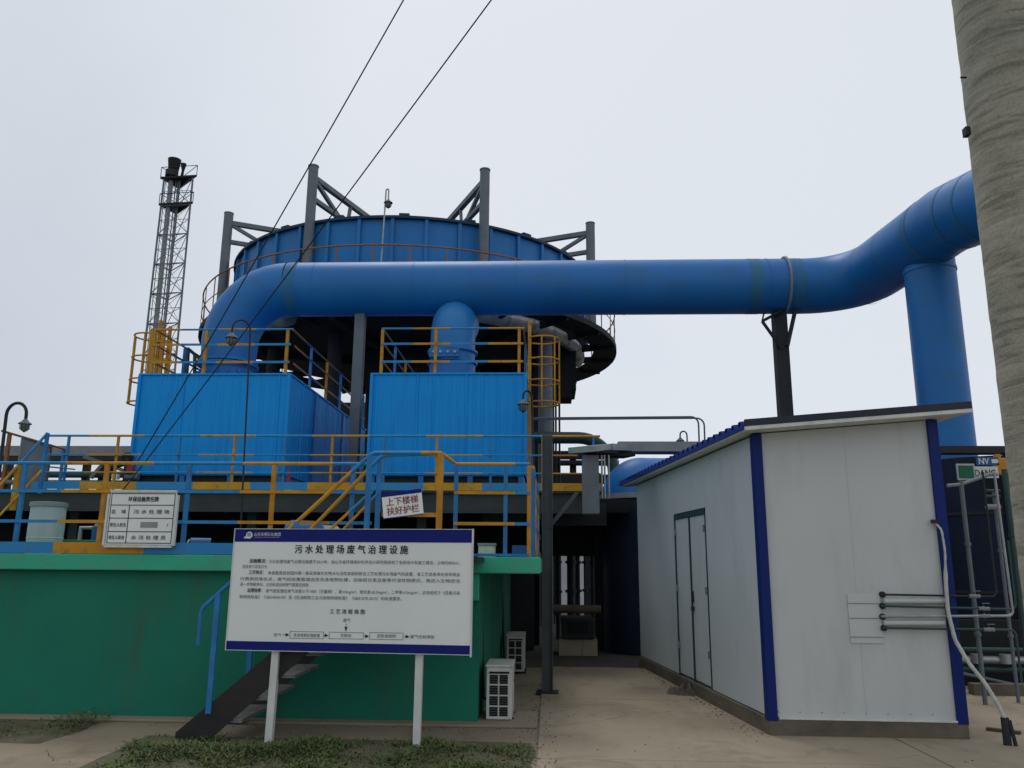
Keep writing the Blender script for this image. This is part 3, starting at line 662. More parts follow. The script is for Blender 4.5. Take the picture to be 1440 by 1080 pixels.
# roof-top posts and trusses
for i, (px_, py_, Yq) in enumerate(((322, 301, 23.5), (441, 235, 20.5), (682, 240, 20.6), (830, 315, 24.0))):
    pt = P(px_, py_, Yq); lab = ('leftmost grey post and truss leaning in over the tank rim', 'tall grey post and truss left of the lamp mast on the tank', 'tall grey post and truss right of the lamp mast on the tank', 'rightmost grey post and truss reaching over the tank rim')[i]
    t = thing('truss_post', (pt.x, Yq, zl), lab, 'post', 'grey posts with trusses round the tank')
    Geo().tube([V(pt.x, Yq, zl-.3), pt], .135 if i in (1, 2) else .14, 16).build('column', 'grey', t, smooth=True)
    Geo().tube([pt, pt+V(0, 0, .03)], .15, 16).build('cap', 'grey', t)
    din = (V(XT, YT, 0)-V(pt.x, Yq, 0)).normalized()
    up0 = pt+V(0, 0, -.30)+din*.1; lo0 = pt+V(0, 0, -.92)+din*.1
    up1 = V(pt.x, Yq, 0)+din*3.3+V(0, 0, pt.z-.35); lo1 = V(pt.x, Yq, 0)+din*3.1+V(0, 0, pt.z-.97)
    Geo().bar(up0, up1, .14, .14).build('top_chord', 'grey', t); Geo().bar(lo0, lo1, .12, .12).build('bottom_chord', 'grey', t)
    Geo().bar(up0+V(0, 0, -.05), lerp(lo0, lo1, .40), .10, .10).build('diagonal', 'grey', t)
    Geo().bar(lerp(up0, up1, .55), lerp(lo0, lo1, .55), .09, .09).build('vertical', 'grey', t)
    Geo().bar(lerp(lo0, lo1, .55), lerp(up0, up1, .95), .10, .10).build('diagonal', 'grey', t)

# ================================================================= LAMPS
def lamp(base, top, out, drop, size, label, pr=.02, group='gooseneck lamps on poles', mt='dark'):
    "pole from base to top, a gooseneck over to 'out' (sideways vector), lamp hanging"
    base, top, out = Vector(base), Vector(top), Vector(out)
    t = thing('gooseneck_lamp', base, label, 'lamp', group)
    r_ = out.length/2; c = top+out/2
    arc = [c-out.normalized()*r_*math.cos(R(a))+V(0, 0, 1)*r_*1.15*math.sin(R(a)) for a in range(0, 181, 15)]
    Geo().tube([base, top]+arc[1:]+[top+out-V(0, 0, drop)], pr, 8).build('pole', mt, t, smooth=True)
    p = top+out-V(0, 0, drop); s = size
    Geo().lathe(p, [(.12*s, .0), (.22*s, -.10*s), (.28*s, -.22*s), (.55*s, -.42*s), (.58*s, -.50*s), (.5*s, -.50*s), (.3*s, -.40*s)], 20).build('lamp_shade', 'grey', t, smooth=True)
    Geo().lathe(p, [(.36*s, -.5*s), (.36*s, -.9*s), (.25*s, -1.12*s), (0, -1.18*s)], 16).build('lamp_glass', 'glass', t, smooth=True)
    for k_ in range(4):
        e = V(math.cos(R(k_*45)), math.sin(R(k_*45)), 0)
        Geo().tube([p+e*.42*s+V(0, 0, -.5*s), p+e*.42*s+V(0, 0, -.95*s), p+V(0, 0, -1.26*s), p-e*.42*s+V(0, 0, -.95*s), p-e*.42*s+V(0, 0, -.5*s)], .025*s, 5).build('guard_wire', 'dark', t)
    return t
# left edge
y_ = YS+1.0
b0 = P(-2, 690, y_); tp = P(9, 583, y_)
lamp(V(b0.x, y_, zs), tp, V(P(37, 583, y_).x-tp.x, 0, 0), P(37, 566, y_).z-P(37, 572, y_).z, .135, 'gooseneck lamp at the left edge on a thin pole above the railing')
y_ = YS+.15
tp = P(352, 466, y_); bb = P(337, 765, y_)
lp = lamp(V(P(343, 700, y_).x, y_, zs), tp, V(P(331, 480, y_).x-tp.x, -.12, 0), .05, .125, 'gooseneck lamp on a tall thin pole before the left blue box', .0105)
y_ = YB0-.4
tp = P(748, 560, y_)
lamp(V(P(752, 690, y_).x, y_, zp), tp, V(P(736, 570, y_).x-tp.x, -.15, 0), .05, .20, 'small cage lamp beside the right edge of the right blue box', .02)
y_ = 19.48
tp = P(541, 266, y_)
lamp(V(P(535, 370, y_).x, y_, zg), P(543, 268, y_), V(.07, 0, 0), .25, .20, 'lamp on a thin mast rising in the middle above the round tank', .02, mt='galv')
y_ = 22.0
tp = P(966, 612, y_); lamp(V(tp.x, y_, 4.9-.55), tp, V(P(959, 612, y_).x-tp.x-.05, 0, 0), .06, .20, 'tiny gooseneck lamp on the far cable tray above the shed roof', .02)

# ================================================================= NOTICE BOARD
pl_, pr_ = G(378, 1046), G(582, 1057)
ym = (pl_.y+pr_.y)/2
dirb = (pr_-pl_); dirb.z = 0; dirb.normalize()
if dirb.y < -.08: dirb = V(1, -.08, 0).normalized()
def on_line(px, py):
    "point of the board's upright plane seen at a photo point"
    n_ = V(dirb.y, -dirb.x, 0); d = ray(px, py); o_ = V(pl_.x, pl_.y, 0)+n_*.06
    return CAM+d*((o_-CAM).dot(n_)/d.dot(n_))
TL, TR, BR, BL = on_line(332, 744), on_line(665, 745), on_line(660, 920), on_line(317, 914)
zt, zbm = (TL.z+TR.z)/2, (BL.z+BR.z)/2
x0v = (TL+BL)/2; x1v = (TR+BR)/2
bw = (V(x1v.x, x1v.y, 0)-V(x0v.x, x0v.y, 0)).length; bh = zt-zbm
O = V(x0v.x, x0v.y, zbm); ex = dirb; ez = V(0, 0, 1); en = V(dirb.y, -dirb.x, 0)     # en faces the camera
nb = thing('notice_board', (O+ex*bw/2)*1, 'large white notice board with navy bands on two white posts before the stair', 'sign')
nb.location.z = 0; ORG[nb.name].z = 0
def bx(u0, u1, v0, v1, n0, n1, name, mt, par, bev=0, O_=None, ex_=None, en_=None):
    o_ = (O_ or O); e_ = ex_ or ex; n_ = en_ or en
    return Geo().obox(o_+e_*u0+ez*v0+n_*n0, e_*(u1-u0), n_*(n1-n0), ez*(v1-v0)).build(name, mt, par, bevel=bev)
bx(0, bw, 0, bh, -.02, 0, 'panel', 'signwhite', nb)
bx(.002, bw-.002, bh-.118, bh-.0, 0, .003, 'header_band', 'navy', nb)
bx(.002, bw-.002, .0, .078, 0, .003, 'footer_band', 'navy', nb)
for (u0, u1, v0, v1) in ((-.006, .0, -.006, bh+.006), (bw, bw+.012, -.02, bh+.008), (0, bw, bh, bh+.005), (0, bw, -.005, 0)):
    bx(u0, u1, v0, v1, -.03, .010, 'frame_bar', 'frame_w', nb)
for q, pxt, pyt in ((pl_, 387, 920), (pr_, 588, 925)):
    tq = on_line(pxt, pyt); u = (V(q.x, q.y, 0)-V(O.x, O.y, 0)).dot(ex); ut = (V(tq.x, tq.y, 0)-V(O.x, O.y, 0)).dot(ex)
    Geo().bar(O+ex*u+en*-.06+ez*-O.z, O+ex*ut+en*-.06+ez*(bh*.9), .065, .065, up=(0, 1, 0)).build('post', 'frame_w', nb)
dg = None
def text(body, u, v, size, mt, par, bold=0, align='LEFT', sp=1.0, O_=None, ex_=None, en_=None, width=None, name='lettering', n=.005, rot=0):
    cu = bpy.data.curves.new('text', 'FONT'); cu.body = body; cu.size = size; cu.align_x = align; cu.align_y = 'CENTER'; cu.space_character = sp; cu.resolution_u = 2
    ob = bpy.data.objects.new('tmp', cu); COL.objects.link(ob)
    bpy.context.view_layer.update()
    me = bpy.data.meshes.new_from_object(ob.evaluated_get(bpy.context.evaluated_depsgraph_get()))
    bpy.data.objects.remove(ob)
    o_ = (O_ or O); e_ = ex_ or ex; n_ = en_ or en
    if not len(me.vertices): return None
    xs = [p.co.x for p in me.vertices]
    k_ = 1.0; x_m = min(xs) if width else 0; ys_ = [p.co.y for p in me.vertices]; y_m = (max(ys_)+min(ys_))/2
    if width: k_ = width/(max(xs)-min(xs))
    org = ORG[par.name]
    for p in me.vertices:
        c = p.co; w_ = o_+e_*(u+(c.x-x_m)*k_)+ez*(v+c.y-y_m)+n_*n
        p.co = w_-org
    if bold:      # heavier strokes: the same outlines laid side by side
        vs0 = [p.co.copy() for p in me.vertices]; fs0 = [tuple(p.vertices) for p in me.polygons]; vs1 = []; fs1 = []
        for kk, (sx, sy) in enumerate(((-1, 0), (1, 0), (0, 1), (0, -1))):
            vs1 += [q+e_*(sx*bold)+ez*(sy*bold*.5)+n_*(.0004*kk) for q in vs0]; fs1 += [tuple(i+kk*len(vs0) for i in f) for f in fs0]
        me = bpy.data.meshes.new(name); me.from_pydata(vs1, [], fs1); me.update()
    me.materials.clear(); me.materials.append(M[mt]); me.name = name
    o2 = bpy.data.objects.new(name, me); o2['kind'] = 'stuff' if len(body) > 20 else ''
    if not o2['kind']: del o2['kind']
    o2.name = name; COL.objects.link(o2); o2.parent = par; ORG[o2.name] = org
    return o2
def uv(px, py):
    q = on_line(px, py); return (V(q.x-O.x, q.y-O.y, 0)).dot(ex), q.z-O.z
def line(s, px0, px1, py, size, mt='inkgrey', bold=0, nm='text_line'):
    u0, v0 = uv(px0, py); u1, v1 = uv(px1, py+.4)
    return text(s, u0, v0, size, mt, nb, bold, width=u1-u0, name=nm)
line(' '.join('污水处理场废气治理设施'), 415, 574, 772, .086, 'ink', .0018, 'title')
u, v = uv(351, 752.5)
ring = Geo().add([O+ex*(u+.033*math.cos(R(a)))+ez*(v+.033*math.sin(R(a)))+en*.006 for a in range(0, 360, 20)], [tuple(range(18))])
ring.build('logo_disc', 'frame_w', nb)
Geo().add([O+ex*(u-.055)+ez*(v-.028)+en*.0062, O+ex*(u-.005)+ez*(v-.034)+en*.0062, O+ex*(u-.002)+ez*(v-.018)+en*.0062, O+ex*(u-.045)+ez*(v-.012)+en*.0062], [(0, 1, 2, 3)]).build('logo_tail', 'frame_w', nb)
text('明', u-.021, v+.004, .038, 'navy', nb, name='logo_mark', n=.009)
line('山东东明石化集团', 358, 395, 751.3, .036, 'frame_w', .0004, 'company_name')
line('SHANDONG DONGMING PETROCHEM GROUP', 358, 393, 755.6, .010, 'frame_w', 0, 'company_name')
line('设施概况：', 351, 375, 788.5, .040, 'ink', .0008, 'text_heading')
line('污水处理场废气治理设施建于2013年，由山东省环境保护科学设计研究院承担了全部设计及施工建设，占地约850m²。', 378, 647, 789.5, .036)
line('总投资六百余万元', 341, 376, 796.5, .036)
line('工艺特点：', 350, 371, 804.5, .040, 'ink', .0006, 'text_heading')
line('本装置是目前国内第一套采用催化生物法与活性炭吸附联合工艺处理污水场废气的装置，该工艺具有净化效率高运', 377, 647, 805.5, .036)
line('行费用低等优点，废气经收集管道送至洗涤塔预处理，去除硫化氢及氨等可溶性物质后，再进入生物滤池', 338, 647, 813.8, .036)
line('进一步降解净化，达到标准后经排气筒高空排放', 338, 434, 821.5, .036)
line('治理效果：', 348, 369, 829.8, .040, 'ink', .0006, 'text_heading')
line('废气经处理后臭气浓度小于1000（无量纲），氨≤4mg/m³，硫化氢≤0.3mg/m³，二甲苯≤10mg/m³，达到或优于《恶臭污染', 374, 647, 831, .036)
line('物排放标准》（GB14554-93）及《石油炼制工业污染物排放标准》（GB31570-2015）的标准要求。', 337, 565, 839, .036)
line('工 艺 流 程 简 图', 464, 513, 859.5, .044, 'ink', .0006, 'chart_title')
line('废气', 483, 493, 872, .036)
line('空气', 385, 396, 892.5, .030); line('洗涤塔预处理装置', 413, 450, 893, .034); line('生物池', 479, 494, 893.5, .034); line('活性炭吸附', 530, 557, 894, .034); line('废气达标排放', 577, 611, 895, .034)
def frame_rect(px0, px1, py0, py1):
    u0, v1 = uv(px0, py0); u1, v0 = uv(px1, py1); g = Geo(); w_ = .0035
    for (a_, b_, c_, d_) in ((u0, u1, v0, v0+w_), (u0, u1, v1-w_, v1), (u0, u0+w_, v0+w_, v1-w_), (u1-w_, u1, v0+w_, v1-w_)):
        g.add([O+ex*a_+ez*c_+en*.004, O+ex*b_+ez*c_+en*.004, O+ex*b_+ez*d_+en*.004, O+ex*a_+ez*d_+en*.004], [(0, 1, 2, 3)])
    g.build('chart_box', 'inkgrey', nb)
frame_rect(408, 455, 887.5, 898.5); frame_rect(463, 511, 888.5, 899); frame_rect(520, 567, 889, 900)
def arrow(px0, px1, py, down=False):
    if not down:
        (u0, v0), (u1, v1) = uv(px0, py), uv(px1, py); h = .016; g = Geo()
        g.add([O+ex*u0+ez*(v0-.002)+en*.005, O+ex*(u1-.03)+ez*(v0-.002)+en*.005, O+ex*(u1-.03)+ez*(v0+.002)+en*.005, O+ex*u0+ez*(v0+.002)+en*.005], [(0, 1, 2, 3)])
        g.add([O+ex*(u1-.035)+ez*(v0-h)+en*.005, O+ex*u1+ez*v0+en*.005, O+ex*(u1-.035)+ez*(v0+h)+en*.005], [(0, 1, 2)])
    else:
        (u0, v0), (u1, v1) = uv(px0, py), uv(px0, px1); g = Geo()
        g.add([O+ex*(u0-.002)+ez*v0+en*.005, O+ex*(u0-.002)+ez*(v1+.03)+en*.005, O+ex*(u0+.002)+ez*(v1+.03)+en*.005, O+ex*(u0+.002)+ez*v0+en*.005], [(0, 1, 2, 3)])
        g.add([O+ex*(u0-.014)+ez*(v1+.04)+en*.005, O+ex*u0+ez*v1+en*.005, O+ex*(u0+.014)+ez*(v1+.04)+en*.005], [(0, 1, 2)])
    g.build('chart_arrow', 'ink', nb)
arrow(398, 407, 892.5); arrow(456, 462, 893.5); arrow(512, 519, 894.5); arrow(568, 576, 895); arrow(487, 888, 877, True)

# small board on the lower railing
def plane_board(name, px0, px1, py0, py1, Y, tilt, label, cat='sign'):
    a_ = P(px0, (py0+py1)/2, Y); b_ = P(px1, (py0+py1)/2, Y); z1 = P((px0+px1)/2, py0, Y).z; z0 = P((px0+px1)/2, py1, Y).z
    t = thing(name, (a_.x, Y, z0), label, cat)
    return t, V(a_.x, Y, z0), b_.x-a_.x, z1-z0
t, o2, w2, h2 = plane_board('duty_board', 152, 245, 692, 766, yl-.10, 0, 'small white framed table board hung on the lower railing at left')
E, NN = V(1, 0, 0), V(0, -1, 0)
def b2(u0, u1, v0, v1, n0, n1, nm, mt): return bx(u0, u1, v0, v1, n0, n1, nm, mt, t, O_=o2, ex_=E, en_=NN)
b2(0, w2, 0, h2, -.015, 0, 'panel', 'signwhite')
for (u0, u1, v0, v1) in ((-.03, -.008, -.01, h2-.02), (w2+.006, w2+.026, -.01, h2-.03), (0, w2, h2, h2+.022), (-.01, w2, -.03, -.006)):
    b2(u0, u1, v0, v1, -.03, .012, 'frame_bar', 'frame_w')
rows = [0, .235, .47, .71, .97]
for f in (.03, .245, .50, .75, .97): b2(.01, w2-.01, h2*f-.004, h2*f+.004, 0, .003, 'grid_line', 'ink')
for f in (.012, w2-.016): b2(f, f+.007, h2*.03, h2*.97, .0, .0025, 'grid_line', 'ink')
b2(w2*.30, w2*.30+.008, h2*.035, h2*.745, 0, .0025, 'grid_line', 'ink')
def tt(s, u, v, size, width, mt='inkgrey', bold=.0008, nm='lettering'): return text(s, u, v, size, mt, t, bold, width=width, O_=o2, ex_=E, en_=NN, name=nm)
tt('环保设施责任牌', w2*.28, h2*.865, .058, w2*.46, 'ink', .0014, 'title')
tt('区    域', w2*.05, h2*.625, .045, w2*.21); tt('污 水 处 理 场', w2*.38, h2*.625, .048, w2*.54)
tt('责任人姓名', w2*.04, h2*.375, .045, w2*.24); b2(w2*.50, w2*.76, h2*.32, h2*.43, 0, .002, 'smudge', mat('smudge', (.30, .31, .31), rough=.7)); tt('/', w2*.90, h2*.375, .05, .015)
tt('责任人职务', w2*.04, h2*.135, .045, w2*.24); tt('水 污 处 理 员', w2*.38, h2*.135, .048, w2*.52)
# red lettered board by the stair, hung a little crooked
Yn = fy0-.05
a_ = P(538, 712, Yn); b_ = P(594, 705, Yn); hh = P(566, 686, Yn).z-P(566, 722, Yn).z
t = thing('safety_sign', (a_.x, Yn, a_.z-hh/2), 'small crooked white sign with red lettering hung on the stair rail', 'sign')
E2 = (b_-a_); E2.y = 0; w3 = E2.length; E2.normalize(); Z2 = V(-E2.z, 0, E2.x)
ez_keep = ez; ez = Z2; o3 = a_-Z2*hh/2
bx(0, w3, 0, hh, -.008, 0, 'panel', 'signwhite', t, O_=o3, ex_=E2, en_=NN)
bx(0, w3, hh*.85, hh, 0, .002, 'header_band', 'navy', t, O_=o3, ex_=E2, en_=NN)
bx(0, w3, 0, hh*.03, 0, .002, 'footer_band', 'navy', t, O_=o3, ex_=E2, en_=NN)
text('上下楼梯', w3*.10, hh*.635, .082, 'red', t, .0012, width=w3*.80, O_=o3, ex_=E2, en_=NN)
text('扶好护栏', w3*.10, hh*.27, .082, 'red', t, .0012, width=w3*.80, O_=o3, ex_=E2, en_=NN)
ez = ez_keep

# ================================================================= WHITE SHED
A = G(1083, 1037); B = G(1365, 1043); Cc = G(899, 938)
fx = (B-A); fx.z = 0; Wd = fx.length; fx.normalize()
dy_ = (Cc-A); dy_.z = 0; Ld = dy_.length; dy_.normalize()
D_ = A+fx*Wd+dy_*Ld
hp = .17
def ztop(q, px, py):
    d = ray(px, py); return CAM.z+d.z*((V(q.x, q.y, 0)-V(CAM.x, CAM.y, 0)).dot(V(d.x, d.y, 0))/V(d.x, d.y, 0).length_squared)
zA = ztop(A, 1060, 610); zB = ztop(B, 1312, 590)
sd_ = thing('white_shed', A, 'white sandwich panel shed with blue corner strips and a blue roof', 'shed')
def quadprism(name, pts, z0s, z1s, mt, par, bev=0):
    g = Geo(); n_ = len(pts)
    g.add([V(p.x, p.y, z0s[i]) for i, p in enumerate(pts)]+[V(p.x, p.y, z1s[i]) for i, p in enumerate(pts)],
          [tuple(reversed(range(n_))), tuple(range(n_, 2*n_))]+[(i, (i+1) % n_, n_+(i+1) % n_, n_+i) for i in range(n_)])
    return g.build(name, mt, par, bevel=bev)
nf = V(fx.y, -fx.x, 0); ns = V(-dy_.y, dy_.x, 0)      # outward normals of front and left side
inn = .03
quadprism('plinth', [A, B, B+dy_*Ld, A+dy_*Ld], [0]*4, [hp]*4, 'plinth', sd_, .006)
quadprism('core', [A+fx*.06+dy_*.06, B-fx*.06+dy_*.06, B-fx*.06+dy_*(Ld-.06), A+fx*.06+dy_*(Ld-.06)], [hp]*4, [zA-.05, zB-.05, zB-.05, zA-.05], 'lgrey', sd_)
def ztf(f): return zA+(zB-zA)*f
npn = 2
for i in range(npn):
    f0, f1 = i/npn, (i+1)/npn; p0 = A+fx*(Wd*f0+(.02 if i == 0 else .0012))+dy_*.03; p1 = A+fx*(Wd*f1+.0-(.02 if i == npn-1 else 0))+dy_*.03
    quadprism('wall_panel', [p0, p1, p1+dy_*.028, p0+dy_*.028], [hp+.01]*4, [ztf(f0), ztf(f1), ztf(f1), ztf(f0)], 'white', sd_, .0008)
# side panels, leaving the doorway
dpx = [(945, 728), (988, 714)]
def along(px, py):      # distance along the side wall seen at a photo point
    d = ray(px, py); n_ = ns; t_ = (A-CAM).dot(n_)/d.dot(n_); q = CAM+d*t_; return (q-A).dot(dy_), q.z
s1, zdt = along(988, 716); s0, _ = along(946, 729)
sb1, zdb = along(997, 970)
s_near, s_far = s1, s0
ps = [.02]
nside = 3
cuts = [.03, (s_near+.03)*.5, s_near-.02, (s_near+s_far)/2, s_far+.02, (s_far+Ld)/2, Ld-.02]
for i in range(len(cuts)-1):
    c0, c1 = cuts[i]+.001, cuts[i+1]-.001
    zlo = hp+.01
    if i in (2, 3): zlo = zdt+.02
    p0 = A+dy_*c0-ns*.025+fx*0; p1 = A+dy_*c1-ns*.025
    quadprism('wall_panel', [p0+ns*.0, p0-ns*.03, p1-ns*.03, p1], [zlo]*4, [zA-.01]*4, 'white2', sd_, .003)
# double door
for i, (c0, c1) in enumerate(((s_near+.0, (s_near+s_far)/2-.008), ((s_near+s_far)/2+.008, s_far))):
    p0 = A+dy_*(c0+.012)-ns*.035; p1 = A+dy_*(c1-.012)-ns*.035
    dr = quadprism('door_leaf', [p0, p0-ns*.02, p1-ns*.02, p1], [hp+.03]*4, [zdt-.06]*4, 'white2', sd_, .003)
    if i == 0:
        q = A+dy_*((s_near+s_far)/2-.06)-ns*.02+V(0, 0, 1.15)
        Geo().bar(q, q+V(0, 0, .14), .025, .03, up=ns).build('handle', 'dark', dr)
        Geo().bar(q-V(0, 0, .10), q+V(0, 0, -.05), .04, .05, up=ns).build('padlock', 'dark', dr)
for (c0, c1, z0_, z1_) in ((s_near-.015, s_near+.012, hp, zdt), (s_far-.012, s_far+.015, hp, zdt), (s_near-.015, s_far+.015, zdt-.055, zdt+.01), ((s_near+s_far)/2-.014, (s_near+s_far)/2+.014, hp, zdt-.06)):
    p0 = A+dy_*c0-ns*.018; p1 = A+dy_*c1-ns*.018
    quadprism('door_frame', [p0, p0-ns*.03, p1-ns*.03, p1], [z0_]*4, [z1_]*4, 'dgreen', sd_)
for c_ in (s_near+.035, s_far-.035):
    for zh_ in (.35, 1.1, 1.85):
        q = A+dy_*c_-ns*.012+V(0, 0, hp+zh_); Geo().bar(q, q+V(0, 0, .09), .03, .02, up=ns).build('hinge', 'galv', sd_)
for k_ in range(9):
    f_ = (k_+.5)/9
    for zz0 in (hp+.06,): q = A+fx*(Wd*f_)+dy_*.03+V(0, 0, zz0); Geo().tube([q, q+nf*.004], .006, 6).build('screw', 'lgrey', sd_)
for k_ in range(16):
    q = A+dy_*(Ld*(k_+.5)/16)-ns*.025+V(0, 0, zA-.12); Geo().tube([q, q+ns*.004], .006, 6).build('screw', 'lgrey', sd_)
quadprism('base_flashing', [A+nf*.004+fx*.1+dy_*.03-dy_*.03, B-fx*.1+nf*.004, B-fx*.1+dy_*.028, A+fx*.1+dy_*.028], [hp-.004]*4, [hp+.012]*4, 'frame_w', sd_)
# corner strips
def strip(c, w_f, w_s, name, zt_, sgn=1):
    p = c+nf*.004+ns*.004*sgn
    quadprism(name, [p, p+fx*w_f*sgn, p+fx*w_f*sgn+dy_*.03, p+dy_*.03], [hp-.02]*4, [zt_]*4, 'trim_blue', sd_, .003)
    if w_s: quadprism(name, [p+dy_*.032, p+fx*.02*sgn+dy_*.032, p+fx*.02*sgn+dy_*w_s, p+dy_*w_s], [hp-.02]*4, [zt_]*4, 'trim_blue', sd_)
strip(A, .09, .10, 'corner_strip', zA); strip(B+fx*.0, .10, .05, 'corner_strip', zB, -1)
# roof: sheet with trapezoid ribs running down to the left eave
ovl, ovf, ovr = .16, .22, .20
sl_ = (zB-zA)/Wd
def rz(u): return zA+.06+sl_*u
g = Geo(); n_r = 30; L0, L1 = -ovf, Ld+.5; pitch = (L1-L0)/n_r; prof = []
for i in range(n_r):
    for (f, e) in ((0, 0), (.5, 0), (.58, .045), (.88, .045), (.96, 0)): prof.append((L0+(i+f)*pitch, e))
prof.append((L1, 0)); vs = []; fs = []
for (yy, e) in prof:
    for uu in (-ovl, Wd+ovr):
        q = A+fx*uu+dy_*yy
        vs += [V(q.x, q.y, rz(uu)+e+.02), V(q.x, q.y, rz(uu)+e+.012)]
for i in range(len(prof)-1):
    k = 4*i; fs += [(k, k+2, k+6, k+4), (k+1, k+5, k+7, k+3), (k, k+4, k+5, k+1), (k+2, k+3, k+7, k+6)]
g.add(vs, fs); g.build('roof_sheet', 'roof_blue', sd_)
def rquad(u0, u1, y0_, y1_, h0, h1, name, mt, bev=0):
    pts = [A+fx*u0+dy_*y0_, A+fx*u1+dy_*y0_, A+fx*u1+dy_*y1_, A+fx*u0+dy_*y1_]
    zz = [rz(u0), rz(u1), rz(u1), rz(u0)]
    return quadprism(name, pts, [z_+h0 for z_ in zz], [z_+h1 for z_ in zz], mt, sd_, bev)
rquad(-ovl+.01, Wd+ovr, -ovf+.012, Ld+.45, -.05, .008, 'roof_panel', 'frame_w')
rquad(-ovl, Wd+ovr+.02, -ovf-.015, -ovf+.008, -.045, -.007, 'verge_trim', 'frame_w')
rquad(-ovl, Wd+ovr+.02, -ovf-.02, -ovf+.010, -.005, .065, 'verge_cap', 'slate')
rquad(-ovl-.012, -ovl+.008, -ovf+.012, Ld+.5, -.03, .012, 'eave_trim', 'roof_blue')
# patch plate and pipes on the front wall
def F(px, py, off=0.0):
    "point on the shed's front face (plus an offset outwards)"
    d = ray(px, py); o_ = A+dy_*.03+nf*off; t_ = (o_-CAM).dot(nf)/d.dot(nf); return CAM+d*t_
pA, pB = F(1191, 835, .003), F(1243, 905, .003)
t = thing('patch_plate', pB, 'pale repair sheet screwed on the shed front beside the little pipes', 'plate')
Geo().obox(V(pA.x, pA.y, pB.z), V(pB.x-pA.x, pB.y-pA.y, 0), nf*.006, V(0, 0, pA.z-pB.z)).build('sheet', 'white', t, bevel=.002)
for f in (.12, .5, .8): Geo().obox(V(pA.x, pA.y, pB.z)+V(0, 0, (pA.z-pB.z)*f)+nf*.007, V(pB.x-pA.x, pB.y-pA.y, 0), nf*.004, V(0, 0, .006)).build('crease', 'lgrey', t)
spec = [(1240, 836, 1402, 839, 1404, 664, 'dark', .010, 'uppermost of the four thin pipes leaving the shed front wall'),
        (1240, 852, 1429, 857, 1431, 760, 'dgreen', .011, 'second thin pipe from the top on the shed front wall'),
        (1240, 867, 1425, 866, 1398, 664, 'galv', .013, 'pale thin pipe, third from the top on the shed front wall'),
        (1242, 883, 1428, 886, 1432, 960, 'dgreen', .011, 'lowest of the four thin pipes leaving the shed front wall')]
for (xa, ya, xb_, yb_, xc, yc, mt_, r_, lab) in spec:
    a_ = F(xa, ya, .07); b_ = F(xb_, yb_, .07); a0_ = F(xa, ya, .0)
    c_ = F(xc, yc, .07); c_.x = b_.x if abs(xc-xb_) < 6 else c_.x
    t = thing('thin_pipe', a0_, lab, 'pipe', 'thin pipes leaving the shed front')
    Geo().tube(fillet([a0_, a_, b_, c_], [.03, .05], 5), r_, 8).build('pipe', mt_, t, smooth=True)
    Geo().tube([a0_, a0_+nf*.03], .03, 12).build('wall_flange', 'dark', t)
    m1 = lerp(a_, b_, .78+random.uniform(-.02, .03)); dx_ = (b_-a_).normalized()
    Geo().tube([m1-dx_*.05, m1-dx_*.02, m1, m1+dx_*.02, m1+dx_*.05], [.02, .016, .024, .016, .02], 10).build('valve', 'lgrey', t, smooth=True)
    Geo().bar(m1, m1+V(0, 0, .05), .008, .008, up=nf).build('valve_stem', 'dark', t); Geo().bar(m1+V(0, 0, .05)-dx_*.01, m1+V(0, 0, .05)+dx_*.06, .01, .006).build('valve_lever', 'red' if mt_ == 'galv' else 'lgrey', t)
for (ya, lab) in ((845, 'upper white plastic sleeve between the thin pipes on the shed'), (876, 'lower white plastic sleeve between the thin pipes on the shed')):
    a_, b_ = F(1243, ya, .035), F(1328, ya, .035)
    Geo().tube([a_, b_], .028, 14).build('pipe_sleeve', 'white', smooth=True, label=lab, cat='pipe sleeve', group='white sleeves on the shed front')
# flexible hose
hp_ = [F(1313, 733, .02), F(1324, 745, .08), F(1329, 775, .09), F(1330, 820, .09), F(1333, 860, .10), F(1343, 900, .12), F(1362, 932, .16), F(1386, 962, .20), F(1403, 990, .24), F(1413, 1012, .26)]
t = thing('flexible_hose', hp_[-1], 'pale wrapped hose hanging from the shed wall down to a stub in the ground', 'hose')
pts = []
for i in range(len(hp_)-1):
    for k_ in range(6):
        pts.append(lerp(hp_[i], hp_[i+1], k_/6))
pts.append(hp_[-1]); pts = [pts[0]]+[(pts[i-1]+pts[i]*2+pts[i+1])/4 for i in range(1, len(pts)-1)]+[pts[-1]]
Geo().tube(pts, [(.010 if i < 16 else .018)+(.002 if i % 2 else 0) for i in range(len(pts))], 10).build('hose', 'hose', t, smooth=True)
q = hp_[0]; Geo().obox(q-fx*.03-V(0, 0, .02), fx*.07, nf*.04, V(0, 0, .035)).build('socket', 'dark', t)
q = hp_[-1]; Geo().tube([V(q.x, q.y, 0), q+V(0, 0, .02)], .035, 12).build('ground_stub', 'dark', t, smooth=True)
Geo().tube([V(q.x+.06, q.y-.03, 0), q+V(.03, -.02, 0)], .018, 8).build('ground_stub', 'dark', t, smooth=True)
q = G(1412, 1033)
Geo().bar(G(1388, 1030)+V(0, 0, .035), G(1436, 1036)+V(0, 0, .035), .06, .03).build('wooden_lath', 'wood', label='short weathered wooden lath lying on the ground by the hose stub', cat='lath')
